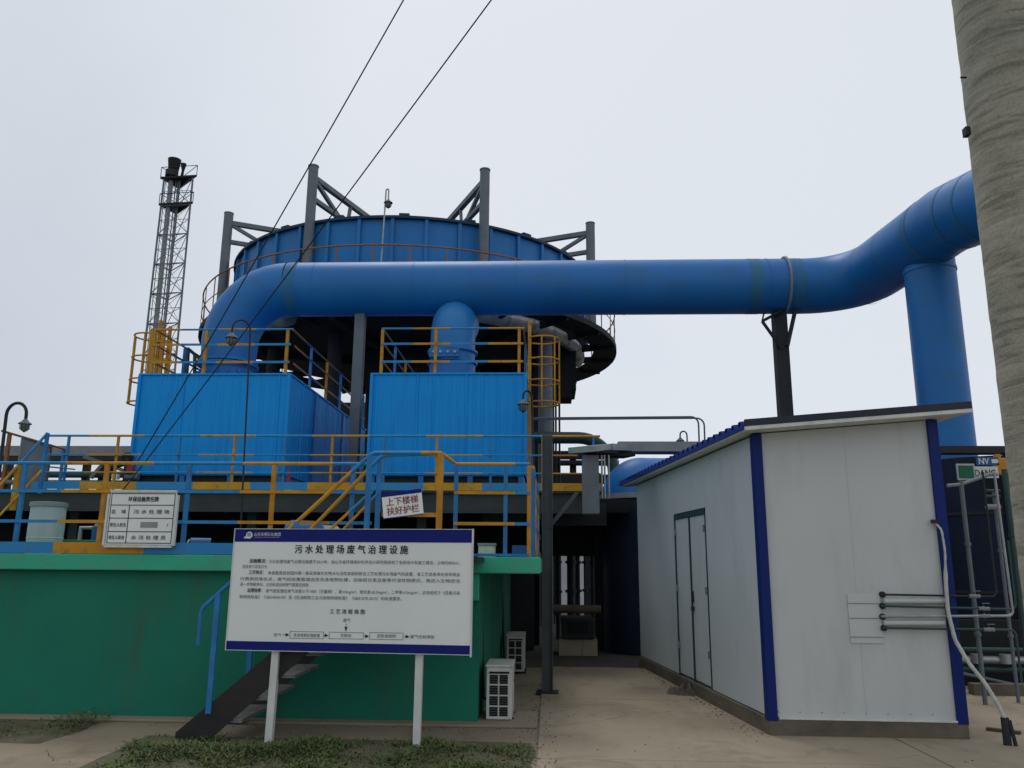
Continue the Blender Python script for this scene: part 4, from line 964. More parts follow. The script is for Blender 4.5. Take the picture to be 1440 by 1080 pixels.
# rag by the door
random.seed(3)
import mathutils.noise as mn
q = G(962, 978); g = Geo(); vs = []; fs = []; nn_ = 22
for j in range(nn_+1):
    for i in range(nn_+1):
        u_, v_ = i/nn_-.5, j/nn_-.5; rr_ = max(0, 1-(u_*u_+v_*v_)*3.8)
        vs.append(q+V(u_*.42+.05*mn.noise(V(u_*5, v_*5, 1)), v_*.34, .01+rr_*(.10+.16*mn.noise(V(u_*7, v_*7, 4)))+.02*mn.noise(V(u_*20, v_*20, 2))))
for j in range(nn_):
    for i in range(nn_): k = j*(nn_+1)+i; fs.append((k, k+1, k+nn_+2, k+nn_+1))
g.add(vs, fs); ob = g.build('crumpled_sack', 'plinth', label='crumpled dirty sack lying at the foot of the shed door', cat='sack')

# ================================================================= CONCRETE POLE
YC = 5.2; rp = .31
c0 = P(1402, 500, YC).x+rp*1.03
t = thing('concrete_pole', (c0, YC, 0), 'thick rough concrete pole standing at the right edge', 'pole')
g = Geo(); rings = 260; nseg = 48; vs = []; fs = []
for i in range(rings+1):
    z_ = 9.0*i/rings; 
    for j in range(nseg):
        a_ = 2*math.pi*j/nseg
        e = .003*mn.noise(V(math.cos(a_)*1.3, math.sin(a_)*1.3, z_*7))+.0025*mn.noise(V(math.cos(a_)*3, math.sin(a_)*3, z_*18))
        r_ = rp-.004*z_+e; vs.append(V(c0+r_*math.cos(a_), YC+r_*math.sin(a_), z_))
for i in range(rings):
    for j in range(nseg): fs.append((i*nseg+j, i*nseg+(j+1) % nseg, (i+1)*nseg+(j+1) % nseg, (i+1)*nseg+j))
g.add(vs, fs); g.build('shaft', 'bark', t, smooth=True)
q = P(1361, 183, YC-.05); Geo().box(q.x-.012, q.x+.02, YC-.05, YC, q.z-.03, q.z+.03).build('clip', 'cable', t)
q = P(1353, 109, YC-.05); Geo().tube([q+V(-.012, 0, 0), q+V(.03, 0, 0)], .006, 6).build('clip', 'cable', t)

# ================================================================= GREY COLUMN AND CABLE TRAY
q = G(770, 976); xc = q.x; yc = q.y
colm = mat('column_teal_grey', (.065, .08, .085), (.05, .062, .066), .6, scale=4, dirt=(.09, .06, .04), damt=.4)
t = thing('steel_column', (xc, yc, 0), 'dark grey steel column on a base plate at the slab corner', 'column')
zc = P(757, 612, yc).z
for dx_ in (-.065, .065): Geo().box(xc+dx_-.006, xc+dx_+.006, yc-.07, yc+.07, .03, zc).build('flange', colm, t)
Geo().box(xc-.058, xc+.058, yc-.005, yc+.005, .03, zc).build('web', colm, t)
Geo().box(xc-.14, xc+.14, yc-.14, yc+.14, .02, .035).build('base_plate', 'dark', t)
Geo().bar(P(772, 742, yc), P(812, 692, yc), .05, .05).build('brace', colm, t)
# duct chute
t = thing('cable_tray', (P(830, 640, 12.5).x, 12.5, 0), 'grey galvanised cable tray dropping beside the platform then running right', 'cable tray')
def tr(px0, px1, py0, py1, Y, dpt, mt, nm, par):
    a_, b_ = P(px0, py1, Y), P(px1, py0, Y); return Geo().box(a_.x, b_.x, Y, Y+dpt, a_.z, b_.z).build(nm, mt, par)
tr(820, 842, 640, 722, 12.5, .3, 'grey', 'drop_tray', t)
for px_ in (846, 850, 856): Geo().tube([P(px_, 640, 12.6), P(px_+1, 700, 12.6)], .014, 6).build('conduit', 'galv', t)
g = Geo(); a_, b_ = P(820, 632, 12.5), P(842, 624, 13.5); c_ = P(990, 624, 20.0)
Geo().bar(P(819, 632, 12.4), P(845, 629, 12.9), .5, .09).build('tray_end', 'galv', t)
Geo().bar(P(842, 630, 12.8), P(872, 631, 13.4), .5, .10).build('tray_length', 'galv', t)
Geo().bar(P(868, 630, 13.4), V(P(1000, 631, 13.4).x, 13.4, P(868, 630, 13.4).z), .4, .16).build('tray_length', 'lgrey', t)
Geo().bar(P(820, 640, 12.9), P(885, 641, 13.3), .35, .05).build('tray_bracket', 'black', t)

# dark green pipe with bend
y_ = 21.0
pts = fillet([P(660, 615, y_), P(862, 616, y_), V(P(864, 640, y_).x, y_, 0)], .9, 10)
t = thing('process_pipe', (P(864, 640, y_).x, y_, 0), 'dark green pipe bending down left of the blue elbow', 'pipe')
Geo().tube(pts, .155, 20).build('pipe', 'dgreen', t, smooth=True)
# thin pipe loop over the shed
for (py_, px1, lab) in ((586, 982, 'lower thin grey pipe loop against the sky above the tray'), (588, 990, 'outer thin grey pipe loop against the sky above the tray')):
    y_ = 20.0 if px1 == 982 else 20.4
    pts = fillet([P(742, py_+2, y_), P(px1, py_, y_), V(P(px1+1, 640, y_).x, y_, 2.5)], .18, 5)
    Geo().tube(pts, .022, 6).build('pipe_loop', 'grey', smooth=True, label=lab, cat='pipe', group='thin pipe loops above the tray')
for px_, lab in ((778, 'left of three thin upright conduits under the black housing'), (781.5, 'middle of three thin upright conduits under the black housing'), (786.5, 'right of three thin upright conduits under the black housing')):
    a_, b_ = P(px_, 556, 24.0), P(px_, 640, 24.0)
    Geo().tube([V(a_.x, 24, a_.z+.4), V(a_.x, 24, 0)], .03, 6).build('conduit', 'dark', smooth=True, label=lab, cat='conduit', group='thin conduits under the tank')
# big blue elbow behind the shed
YE = 16.6; re_ = .80
q = P(848, 800, YE); xe_ = q.x+re_; ze = P(905, 644, YE).z-re_
t = thing('elbow_duct', (xe_, YE, 0), 'large blue elbow duct rising from the ground at the shed far end', 'duct')
Geo().lathe((xe_, YE, ze), [(re_, P(870, 697, YE).z-ze), (re_, 0)]+[(re_*math.cos(R(a)), re_*math.sin(R(a))) for a in range(8, 91, 8)]+[(0.001, re_)], 36).build('dome', 'duct_blue', t, smooth=True)
Geo().tube([V(xe_+.02, YE, ze), V(xe_+6, YE+.3, ze)], re_-.004, 36).build('horizontal_length', 'duct_blue', t, smooth=True)
zf = P(870, 697, YE).z
Geo().tube([V(xe_, YE, zf-.1), V(xe_, YE, zf)], re_+.05, 36).build('flange', 'lgrey', t, smooth=True)
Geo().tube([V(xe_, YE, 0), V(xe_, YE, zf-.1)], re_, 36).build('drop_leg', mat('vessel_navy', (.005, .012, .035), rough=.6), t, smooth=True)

# ================================================================= ALLEY AND BACKGROUND
Geo().box(-30, 12, 33, 33.3, 0, 2.6).build('far_wall', 'farwhite', origin=(0, 33, 0), label='long white rendered wall seen far down the alley', cat='wall')
t = thing('alley_pump', (P(812, 900, 15.6).x, 15.6, 0), 'black boxy pump motor standing in the alley below a rusty pipe', 'pump')
a_, b_ = P(790, 899, 15.6), P(836, 869, 15.6)
Geo().box(a_.x, b_.x, 15.6, 16.4, max(a_.z, .12), b_.z).build('housing', 'dark', t, bevel=.03)
Geo().box(a_.x+.1, b_.x-.12, 15.57, 15.59, a_.z+.12, b_.z-.06).build('grille', 'black', t)
Geo().box(a_.x-.05, b_.x+.05, 15.65, 16.5, 0, max(a_.z, .12)).build('plinth', 'pavement', t)  # pale block added in place of the lit strip of ground
Geo().tube([P(770, 856, 15.2), P(845, 857, 15.2)], .075, 14).build('rusty_pipe', mat('rust', (.07, .055, .04), (.10, .08, .055), .9, scale=8), smooth=True, label='rusty horizontal pipe crossing the alley above the black pump', cat='pipe')
for i, (px_, r_) in enumerate(((785, .05), (803, .09), (813, .05), (823, .03), (834, .05))):
    y_ = 19+i*.4; a_ = P(px_, 850, y_)
    t = thing('alley_pipe', (a_.x, y_, 0), ('thin leftmost upright pipe in the alley', 'thickest upright pipe in the alley', 'upright alley pipe right of the thickest one', 'thinnest upright pipe in the alley', 'rightmost upright pipe in the alley')[i], 'pipe', 'upright pipes far down the alley')
    Geo().tube([V(a_.x, y_, 0), V(a_.x, y_, 3.3)], r_, 10).build('pipe', 'dark', t, smooth=True)
    for zz in (1.0, 1.65): Geo().tube([V(a_.x, y_, zz), V(a_.x, y_, zz+.06)], r_+.04, 10).build('flange', 'dark', t)
# deck added as a dark ceiling over the alley and pipe racks under the tank
t = thing('shade_deck', (0, 20, 3), 'deck added as a dark ceiling over the alley behind the platform', 'platform')
zdk = P(800, 760, 18).z
Geo().box(xpr-1.9, P(852, 700, 15).x, 14.9, 15.1, P(800, 700, 15).z-.5, P(800, 700, 15).z-.1).build('edge_beam', 'dark', t)
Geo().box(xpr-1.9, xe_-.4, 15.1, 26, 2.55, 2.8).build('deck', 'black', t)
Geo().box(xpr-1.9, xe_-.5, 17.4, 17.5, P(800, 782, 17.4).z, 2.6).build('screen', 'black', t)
for x in (xpr-1.7,): Geo().bar(V(x, 17, 0), V(x, 17, 2.6), .25, .25, up=(0, 1, 0)).build('column', 'black', t)
Geo().bar(V(xe_-.85, 16.9, 0), V(xe_-.85, 16.9, 2.6), .2, .2, up=(0, 1, 0)).build('column', 'black', t)
def rack(name, label, y_, x0, x1, members, legs, mt='dark'):
    t = thing(name, ((x0+x1)/2, y_, 0), label, 'pipe rack')
    zmax = max(m_[1] for m_ in members)
    for (z0_, z1_, kind, mm) in members:
        if kind == 'beam': Geo().box(x0, x1, y_, y_+.25, z0_, z1_).build('beam', mm, t)
        else: Geo().tube([V(x0, y_, (z0_+z1_)/2), V(x1, y_, (z0_+z1_)/2)], (z1_-z0_)/2, 14).build('pipe', mm, t, smooth=True)
    for x in legs: Geo().bar(V(x, y_+.3, 0), V(x, y_+.3, zmax), .22, .22, up=(0, 1, 0)).build('leg', mt, t)
    return t
def zz_(py, Y, px=300): return P(px, py, Y).z
Yr = 30.0
rack('pipe_rack', 'long grey pipe rack in the far left background behind the ladder', Yr, -24, P(190, 640, Yr).x+3, [(zz_(641, Yr, 100), zz_(627, Yr, 100), 'beam', 'lgrey'), (zz_(648, Yr, 100), zz_(642, Yr, 100), 'beam', 'dark'), (zz_(672, Yr, 100), zz_(663, Yr, 100), 'pipe', 'dgreen'), (zz_(682, Yr, 100), zz_(675, Yr, 100), 'pipe', 'grey')], [P(8, 640, Yr).x, P(118, 640, Yr).x, P(145, 640, Yr).x-.1])
t = thing('rack_brace', P(118, 650, Yr-.3), 'diagonal braces between the far left rack legs', 'brace')
Geo().bar(P(118, 642, Yr-.3), P(175, 662, Yr-.3), .12, .12).build('brace', 'grey', t); Geo().bar(P(128, 672, Yr-.3), P(143, 655, Yr-.3), .12, .12).build('brace', 'grey', t)
Yr2 = 33.0
rack('pipe_rack', 'dark pipe rack seen between the two blue boxes under the tank', Yr2, P(400, 600, Yr2).x, P(700, 600, Yr2).x, [(zz_(585, Yr2, 500), zz_(566, Yr2, 500), 'beam', 'dark'), (zz_(625, Yr2, 500)-.3, zz_(625, Yr2, 500), 'beam', 'dark'), (zz_(640, Yr2, 500)-.35, zz_(636, Yr2, 500), 'pipe', 'dark'), (zz_(672, Yr2, 500), zz_(655, Yr2, 500), 'beam', 'dark')], [P(505, 600, Yr2).x, P(580, 600, Yr2).x])
rack('pipe_rack', 'dark pipe rack behind the grey column and the right ladder', 27.5, P(745, 640, 27.5).x, P(870, 640, 27.5).x, [(zz_(645, 27.5, 800), zz_(634, 27.5, 800), 'beam', 'dark'), (zz_(655, 27.5, 800), zz_(647, 27.5, 800), 'pipe', 'dark'), (zz_(680, 27.5, 800), zz_(667, 27.5, 800), 'beam', 'dark'), (zz_(710, 27.5, 800), zz_(688, 27.5, 800), 'beam', 'dark')], [P(781, 640, 27.5).x, P(806, 640, 27.5).x, P(826, 640, 27.5).x])
rack('pipe_rack', 'dark horizontal beam and pipe behind the shed at the right edge', 13.2, P(1325, 632, 13.2).x, P(1460, 632, 13.2).x, [(zz_(637, 13.2, 1380), zz_(627, 13.2, 1380), 'beam', 'dark')], [P(1440, 640, 13.2).x])
YK = 14.9
t = thing('store_tank', (P(1390, 700, YK).x, YK, 0), 'blue tank, its colour darkened for shade, standing behind the shed at the right edge', 'tank')
q = P(1388, 700, YK); ztk = P(1390, 640, YK-1.1).z
Geo().tube([V(q.x, YK, 0), V(q.x, YK, ztk)], 1.12, 40).build('shell', mat('tank_blue_shaded', (.005, .012, .036), (.004, .009, .026), rough=.6), t, smooth=True)  # shading behind the shed is put into this darkened blue
for f in (.35, .72): Geo().tube([V(q.x, YK, ztk*f), V(q.x, YK, ztk*f+.05)], 1.14, 40).build('band', 'dark', t, smooth=True)
# plates and pipes right of the shed
def plate(px0, px1, py0, py1, Y, mt, label, cat, name, tilt=0):
    a_, b_ = P(px0, py1, Y), P(px1, py0, Y); t = thing(name, (a_.x, Y, a_.z), label, cat)
    Geo().box(a_.x, b_.x, Y, Y+.02, a_.z, b_.z).build('panel', mt, t); return t, a_, b_
Yq = 12.6
t, a_, b_ = plate(1374, 1404, 643, 654, Yq, 'blueplate', 'small blue sign with white lettering at the right edge', 'sign', 'blue_sign')
text('NV', .03, (b_.z-a_.z)*.5, .13, 'frame_w', t, .003, O_=V(a_.x, Yq, a_.z), ex_=E, en_=NN, width=.15)
Geo().box(a_.x+.22, b_.x-.01, Yq-.004, Yq-.001, a_.z+.03, b_.z-.03).build('pale_patch', 'frame_w', t)
t, a_, b_ = plate(1370, 1403, 656, 672, Yq, 'ac', 'grey sign with faded black lettering below the blue sign', 'sign', 'danger_sign')
text('DANG', .02, (b_.z-a_.z)*.42, .15, 'inkgrey', t, .003, O_=V(a_.x, Yq, a_.z), ex_=E, en_=NN, width=.30)
t, a_, b_ = plate(1347, 1370, 652, 675, Yq-.1, 'galv', 'green faced instrument plate with a pale frame right of the shed', 'instrument', 'instrument_plate')
Geo().box(a_.x+.03, b_.x-.03, Yq-.12, Yq-.101, a_.z+.03, b_.z-.03).build('face', 'bright_green', t)
a_, b_ = P(1403, 672, Yq), P(1413, 640, Yq)
t = thing('valve_actuator', (a_.x, Yq, a_.z), 'yellow valve actuator half hidden behind the concrete pole', 'valve')
Geo().box(a_.x, b_.x+.02, Yq, Yq+.12, a_.z+.05, b_.z-.04).build('body', 'yellow', t, bevel=.02); Geo().tube([V(a_.x+.06, Yq+.06, b_.z-.05), V(a_.x+.06, Yq+.06, b_.z+.02)], .05, 12).build('cap', 'yellow', t, smooth=True)
def vpipe(px0, py0, px1, py1, Y, r_, mt, label, z_end=None):
    a_ = P(px0, py0, Y); b_ = V(a_.x, Y, max(P(px1, py1, Y).z, 0) if z_end is None else z_end)
    t = thing('service_pipe', (a_.x, Y, b_.z), label, 'pipe', 'thin service pipes right of the shed')
    Geo().tube([a_, b_], r_, 8).build('pipe', mt, t, smooth=True)
    for f in (.3, .7): Geo().tube([lerp(a_, b_, f), lerp(a_, b_, f)+V(0, 0, .04)], r_+.012, 8).build('coupling', mt, t)
    return t
vpipe(1351, 676, 1376, 1000, 10.6, .028, 'grey', 'thick grey upright service pipe just right of the shed corner')
vpipe(1397, 690, 1405, 1000, 10.8, .022, 'grey', 'thin grey service pipe left of the dark green one', 0)
vpipe(1412, 660, 1430, 1000, 10.9, .035, 'dgreen', 'dark green upright service pipe beside the concrete pole', 0)
t = thing('instrument_pipe', P(1338, 683, 10.6), 'short pale pipe run below the instrument plate right of the shed', 'pipe')
Geo().tube([P(1332, 683, 10.6), P(1352, 681, 10.6), P(1392, 667, 10.6), P(1402, 667, 10.6)], .022, 8).build('pipe', 'lgrey', t, smooth=True)
for py_ in (690, 698, 713):
    Geo().tube([P(1387, py_, 10.7), P(1406, py_, 10.7)], .018 if py_ < 710 else .035, 8).build('stub', 'lgrey' if py_ > 700 else 'dgreen', t, smooth=True)
t = thing('pipe_trench', (P(1400, 960, 10.6).x, 10.6, 0), 'low dark kerbed trench with silvery pipes right of the shed', 'pipe trench')
a_ = G(1368, 980); 
Geo().box(a_.x+.02, a_.x+4, a_.y, a_.y+.15, 0, .16).build('kerb', 'plinth', t, bevel=.01)
Geo().box(a_.x+.02, a_.x+4, a_.y+.9, a_.y+1.0, 0, .9).build('back_board', 'black', t)
for (zz, r_, mt_) in ((.42, .05, 'galv'), (.30, .035, 'dgreen'), (.55, .03, 'dgreen')):
    Geo().tube([V(a_.x, a_.y+.35, zz), V(a_.x+4, a_.y+.3, zz)], r_, 12).build('pipe', mt_, t, smooth=True)
for dx_ in (.25, .62, 1.0): Geo().tube([V(a_.x+dx_, a_.y+.3, .38), V(a_.x+dx_, a_.y+.3, .50)], .075, 14).build('valve_body', 'galv', t, smooth=True)
Geo().tube([V(a_.x, a_.y+.2, .26), V(a_.x+.6, a_.y+.1, .14), V(a_.x+1.6, a_.y+.12, .2)], .02, 8).build('hose', 'grey', t, smooth=True)

# ================================================================= AIR CONDITIONERS
def ac(q, lab, w_=.27, h_=.52, d_=.60):
    t = thing('air_conditioner', q, lab, 'air conditioner', 'outdoor air conditioner units by the green wall')
    x, y, z0 = q.x, q.y, .035
    Geo().box(x, x+w_, y, y+d_, z0, z0+h_).build('casing', 'ac', t, bevel=.012)
    Geo().box(x-.01, x+w_+.01, y-.01, y+d_+.01, z0+h_, z0+h_+.02).build('top_cover', 'ac', t, bevel=.006)
    for yy in (.08, d_-.16): Geo().box(x-.02, x+w_+.02, y+yy, y+yy+.06, 0, z0).build('foot', 'dark', t)
    for i in range(2):
        for j in range(4):
            xx = x+.035+i*.104; zz = z0+.035+j*.106
            Geo().box(xx, xx+.088, y-.004, y+.004, zz, zz+.090).build('grille', 'black', t)
            for s_ in range(3): Geo().box(xx, xx+.088, y-.009, y-.005, zz+.02+s_*.024, zz+.023+s_*.024).build('fin', 'grey', t)
    Geo().box(x+.03, x+w_-.03, y-.008, y-.001, z0+h_-.065, z0+h_-.045).build('vent_slot', 'black', t)
    Geo().tube([V(x+w_+.002, y+.42, z0+.34), V(x+w_+.012, y+.42, z0+.34)], .01, 6).build('screw', 'dark', t)
    Geo().tube([V(x+.02, y+.45, z0+.12), V(x-.06, y+.47, z0+.14), V(x-.08, y+.5, z0+.6), V(x-.10, y+.5, 1.2)], .016, 8).build('line_set', 'dark', t, smooth=True)
    return t
ac(G(683, 1017)+V(0, 0, 0), 'nearer air conditioner unit standing end on beside the green wall')
ac(G(712, 948)+V(0, 0, 0), 'farther air conditioner unit in the shade beside the green wall')

# ================================================================= LEFT STAIR, PANELS, CLUTTER
y_ = YP-.4
t = thing('guard_railing', (P(40, 640, y_).x, y_, zp), 'sloping blue and yellow handrail descending at the left edge', 'railing')
a_, b_ = P(67, 609, y_), P(-15, 699, y_-.6)
Geo().tube([a_, lerp(a_, b_, .52)], .024, 8).build('top_rail', 'blue', t, smooth=True); Geo().tube([lerp(a_, b_, .52), b_], .024, 8).build('top_rail', 'yellow', t, smooth=True)
a2, b2_ = P(60, 660, y_), P(-15, 740, y_-.6); Geo().tube([a2, b2_], .02, 8).build('mid_rail', 'yellow', t, smooth=True)
Geo().bar(a_, V(a_.x, y_, zp-.1), .05, .05).build('post', 'blue', t); Geo().bar(P(26, 655, y_-.3), V(P(26, 655, y_-.3).x, y_-.3, zp-.4), .08, .05).build('post', 'yellow', t)
y2_ = 15.6
t = thing('guard_railing', (P(50, 620, y2_).x, y2_, zp), 'rusty yellow railing receding behind the grey panel at upper left', 'railing')
Geo().tube([P(3, 606, 14.2), P(92, 632, 19)], .022, 8).build('top_rail', 'orange', t, smooth=True)
for px_, yy in ((14, 14.7), (50, 16.2), (90, 19)):
    qa = P(px_, 606+(px_-3)*.29, yy); Geo().bar(qa, V(qa.x, yy, zp), .06, .05, up=(0, 1, 0)).build('post', 'orange' if px_ < 60 else 'blue', t)
Geo().tube([P(3, 650, 14.2), P(105, 660, 19)], .016, 8).build('mid_rail', 'orange', t, smooth=True)
def board4(cs, mt, label, nm, edge):
    g = Geo(); n_ = ((cs[1]-cs[0]).cross(cs[3]-cs[0])).normalized()*.012
    t = thing(nm, (cs[2]+cs[3])/2, label, 'panel', 'grey sheet panels fixed to the left railings')
    g.add([c for c in cs]+[c+n_ for c in cs], [(0, 1, 2, 3), (7, 6, 5, 4), (0, 4, 5, 1), (1, 5, 6, 2), (2, 6, 7, 3), (3, 7, 4, 0)]).build('sheet', mt, t)
    Geo().bar(cs[1], cs[2], .035, .035).build('edge_bar', edge, t); Geo().bar(cs[0], cs[1], .03, .03).build('edge_bar', edge, t)
def upright(c0, c1, zlow):
    return [c0, c1, V(c1.x, c1.y, zlow), V(c0.x, c0.y, zlow)]
board4(upright(P(31, 614, 14.3), P(72, 628, 16.2), zp+.0), mat('panel_grey_blue', (.22, .26, .26), (.17, .21, .215), .6, scale=2), 'grey blue sheet panel on the railing at upper left', 'sheet_panel', 'orange')
q = P(62, 766, 11.2); q = V(q.x, 11.2, zs)
t = thing('pale_barrel', q, 'pale round plastic barrel on the slab behind the lower railing at far left', 'barrel')
hb_ = P(62, 708, 11.2).z-zs; rb_ = .22
Geo().lathe(q, [(rb_*.92, 0), (rb_, .03), (rb_*1.03, hb_*.5), (rb_, hb_-.04), (rb_*.93, hb_), (0, hb_)], 32).build('body', mat('barrel_plastic', (.36, .40, .42), (.31, .35, .37), .6, scale=3, dirt=(.2, .2, .17), damt=.5), t, smooth=True)
Geo().lathe(q, [(rb_*1.0, hb_-.05), (rb_*1.09, hb_-.045), (rb_*1.09, hb_+.01), (rb_*.96, hb_+.015)], 32).build('rim', 'lgrey', t, smooth=True)
for f_ in (.33, .66): Geo().lathe(q, [(rb_*1.0, hb_*f_-.012), (rb_*1.06, hb_*f_), (rb_*1.0, hb_*f_+.012)], 32).build('hoop', 'hose', t, smooth=True)
# items on the slab below the platform
def onslab(px, py, Y): q = P(px, py, Y); return V(q.x, Y, zs)
q = onslab(95, 760, 11.5)
t = thing('green_tub', q, 'green metal tub with a pump on the slab at left', 'tub')
Geo().box(q.x-.12, q.x+.42, 11.5, 12.1, zs, zs+.22).build('tub', 'bright_green', t, bevel=.02); Geo().tube([q+V(.28, .3, .22), q+V(.28, .3, .42)], .10, 16).build('motor', 'blueplate', t, smooth=True)
Geo().tube([q+V(.28, .3, .42), q+V(.28, .3, .46)], .07, 16).build('motor_cap', 'galv', t, smooth=True); Geo().tube([q+V(0, .3, .22), q+V(0, .3, .40), q+V(.28, .3, .40)], .03, 10).build('pipe', 'galv', t, smooth=True)
q = onslab(410, 745, 12.0)
t = thing('blue_drum', q, 'blue plastic drum lying on the slab under the platform', 'drum')
Geo().tube([q+V(-.05, 0, .30), q+V(.0, 0, .30), q+V(.30, .3, .30)], [.22, .24, .24], 24).build('barrel', 'blueplate', t, smooth=True)
q = onslab(438, 745, 12.3)
t = thing('white_drum', q, 'greyish white drum lying beside the blue drum under the platform', 'drum')
Geo().tube([q+V(-.05, 0, .27), q+V(.28, .3, .27)], .22, 24).build('barrel', 'lgrey', t, smooth=True); Geo().tube([q+V(-.07, 0, .27), q+V(-.05, 0, .27)], .20, 24).build('lid', 'lgrey', t, smooth=True)
q = onslab(276, 762, 11.2)
t = thing('small_pump', q, 'small blue pump on the slab behind the lower railing', 'pump')
Geo().tube([q+V(-.08, 0, .16), q+V(.16, .1, .16)], .09, 16).build('motor', 'blueplate', t, smooth=True); Geo().box(q.x-.12, q.x+.2, q.y-.1, q.y+.15, zs, zs+.05).build('foot', 'bright_green', t); Geo().tube([q+V(-.1, 0, .16), q+V(-.08, 0, .16)], .07, 12).build('fan_cover', 'galv', t)
q = onslab(678, 775, 10.6)
t = thing('tool_box', q, 'pale box on the slab just right of the notice board', 'box')
Geo().box(q.x-.05, q.x+.16, q.y, q.y+.2, zs, zs+.16).build('body', 'hose', t, bevel=.01); Geo().box(q.x-.06, q.x+.17, q.y-.01, q.y+.21, zs+.16, zs+.19).build('lid', 'lgrey', t)
q = onslab(720, 775, 10.4)
t = thing('blue_crate', q, 'blue plastic crate on the slab at its right end', 'crate')
Geo().box(q.x, q.x+.26, q.y, q.y+.02, zs, zs+.16).build('side', 'blueplate', t); Geo().box(q.x, q.x+.02, q.y+.02, q.y+.3, zs, zs+.16).build('side', 'blueplate', t); Geo().box(q.x+.24, q.x+.26, q.y+.02, q.y+.3, zs, zs+.16).build('side', 'blueplate', t); Geo().box(q.x, q.x+.26, q.y+.3, q.y+.32, zs, zs+.16).build('side', 'blueplate', t)
q = V(P(404, 682, YP+.6).x, YP+.6, zp)
t = thing('gas_valve', q, 'little red and white valve box on the platform at the box corner', 'valve')
Geo().box(q.x-.08, q.x+.08, q.y, q.y+.1, zp, zp+.18).build('body', 'frame_w', t, bevel=.01); Geo().tube([q+V(0, .05, .18), q+V(0, .05, .42)], .035, 10).build('stem', 'red', t, smooth=True)

t = thing('valve_cluster', P(172, 680, YP+1.2), 'dark cluster of valves and small pipes left of the left blue box', 'valve')
o_ = V(P(172, 680, YP+1.2).x, YP+1.2, zp)
for (dx1, dz1, dx2, dz2, r_, m_) in ((-.28, 0, -.28, .5, .05, 'dgreen'), (-.28, .5, .05, .62, .04, 'dark'), (.05, 0, .05, .72, .05, 'dark'), (.05, .35, .3, .35, .06, 'grey'), (-.4, .22, .0, .22, .07, 'rim')):
    Geo().tube([o_+V(dx1, 0, dz1), o_+V(dx2, 0, dz2)], r_, 10).build('pipe', m_, t, smooth=True)
for (dx1, dz1) in ((-.28, .5), (.05, .72)):
    Geo().tube([o_+V(dx1, -.02, dz1-.01), o_+V(dx1, .02, dz1+.02)], .11, 14).build('handwheel', 'rim', t, smooth=True)
Geo().box(o_.x+.1, o_.x+.22, o_.y-.1, o_.y+.0, zp+.42, zp+.56).build('gauge_box', 'red', t)
Geo().box(o_.x-.16, o_.x-.05, o_.y-.12, o_.y-.02, zp+.30, zp+.40).build('gauge_box', 'frame_w', t)

# ================================================================= FLARE TOWER
YF = 60.0
ft = thing('flare_tower', (P(205, 480, YF).x, YF, 0), 'tall distant lattice flare tower with two platforms at its top', 'tower')
# its three legs, plumb, seen where the photograph has them at the upper platform
tl, tm, trr = P(231, 250, YF), P(253, 255, YF+1.6), P(270, 262, YF-.2)
ztp = tl.z
base_w = 1.25
cen = V((tl.x+tm.x+trr.x)/3, (tl.y+tm.y+trr.y)/3, 0)
tops = [V(p_.x, p_.y, ztp) for p_ in (tl, tm, trr)]
bots = [V(cen.x+(p_.x-cen.x)*1.18, cen.y+(p_.y-cen.y)*1.18, 0) for p_ in tops]
for i in range(3): Geo().tube([bots[i], tops[i]], .085, 6).build('leg', 'grey', ft)
rc0 = V(P(240, 260, YF+.3).x, YF+.3, 0)
g = Geo(); nb_ = 13
for k_ in range(nb_+1):
    f = k_/nb_; ring_ = [lerp(bots[i], tops[i], f) for i in range(3)]
    for i in range(3): g.bar(ring_[i], ring_[(i+1) % 3], .06, .06)
    if k_ < nb_:
        nx_ = [lerp(bots[i], tops[i], (k_+1)/nb_) for i in range(3)]
        for i in range(3): g.tube([ring_[i], nx_[(i+1) % 3]], .028, 4); g.tube([ring_[(i+1) % 3], nx_[i]], .022, 4)
        for i in range(3): g.bar(lerp(ring_[i], nx_[i], .5), lerp(ring_[(i+1) % 3], nx_[(i+1) % 3], .5), .035, .035)
        for i in range(3): g.bar(ring_[i], V(rc0.x, rc0.y, ring_[i].z), .05, .05)
g.build('bracing', 'grey', ft, kind='stuff')
rc = V(P(240, 260, YF+.3).x, YF+.3, 0)
Geo().tube([V(rc.x, rc.y, 0), V(rc.x, rc.y, P(240, 240, YF).z)], .19, 14).build('riser_pipe', 'lgrey', ft, smooth=True)
Geo().tube([V(rc.x, rc.y, P(240, 246, YF).z), V(rc.x, rc.y, P(240, 238, YF).z)], .5, 16).build('riser_collar', 'dark', ft, smooth=True)
Geo().tube([V(rc.x+.1, rc.y, P(243, 240, YF).z), V(rc.x+.12, rc.y, P(243, 222, YF).z)], [.38, .52], 14).build('burner_tip', 'black', ft, smooth=True)
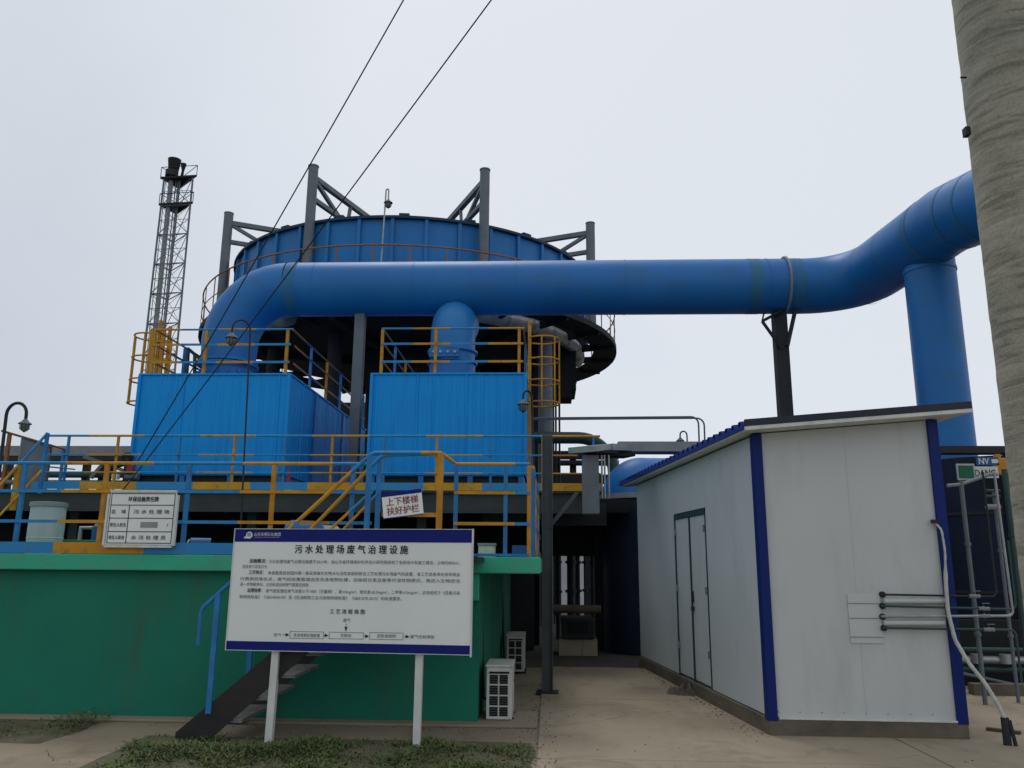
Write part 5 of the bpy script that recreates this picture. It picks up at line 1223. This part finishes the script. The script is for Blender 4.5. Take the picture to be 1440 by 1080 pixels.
Geo().tube([V(rc.x+.85, rc.y, P(256, 246, YF).z), V(rc.x+.9, rc.y, P(256, 238, YF).z), V(rc.x+.9, rc.y, P(256, 228, YF).z)], [.12, .1, .24], 10).build('pilot_tip', 'black', ft, smooth=True)
for (py_, nm) in ((252, 1.25), (289, 1.15)):
    zz = P(240, py_, YF).z; f = zz/ztp; r3 = [cen+(lerp(bots[i], tops[i], min(f, 1))-cen) for i in range(3)]
    r3 = [V(cen.x+(p_.x-cen.x)*nm, cen.y+(p_.y-cen.y)*nm, zz) for p_ in r3]
    Geo().add([p_ for p_ in r3]+[p_+V(0, 0, .18) for p_ in r3], [(2, 1, 0), (3, 4, 5), (0, 1, 4, 3), (1, 2, 5, 4), (2, 0, 3, 5)]).build('top_platform', 'black', ft)
    for i in range(3): Geo().tube([r3[i]+V(0, 0, 1.0), r3[(i+1) % 3]+V(0, 0, 1.0)], .03, 5).build('platform_rail', 'dark', ft)
    for i in range(3): Geo().tube([r3[i], r3[i]+V(0, 0, 1.0)], .03, 5).build('rail_post', 'dark', ft)
for dx_ in (.42, .6, .75): Geo().tube([V(rc.x+dx_, rc.y, 0), V(rc.x+dx_, rc.y, ztp)], .05, 6).build('service_line', 'grey', ft)
for dx_ in (-.62, -.45): Geo().tube([V(rc.x+dx_, rc.y, 0), V(rc.x+dx_, rc.y, ztp)], .03, 6).build('ladder_stile', 'dark', ft)

# ================================================================= GUY CABLES
for (p0, p1, lab) in (((190, 655, 13.6), (563, 0, 4.6), 'left one of two black cables slanting up across the sky'), ((172, 690, 13.6), (684, 0, 4.2), 'right one of two black cables slanting up across the sky')):
    a_, b_ = P(*p0), P(*p1); b_ = a_+(b_-a_)*1.25
    n_ = 24; sag = .28
    pts = [lerp(a_, b_, i/n_)-V(0, 0, sag*4*(i/n_)*(1-i/n_)*.25) for i in range(n_+1)]
    o_ = Geo().tube(pts, [.0105-.0072*i/n_ for i in range(n_+1)], 6).build('guy_cable', 'cable', smooth=True, label=lab, cat='cable', group='black cables slanting up across the sky')
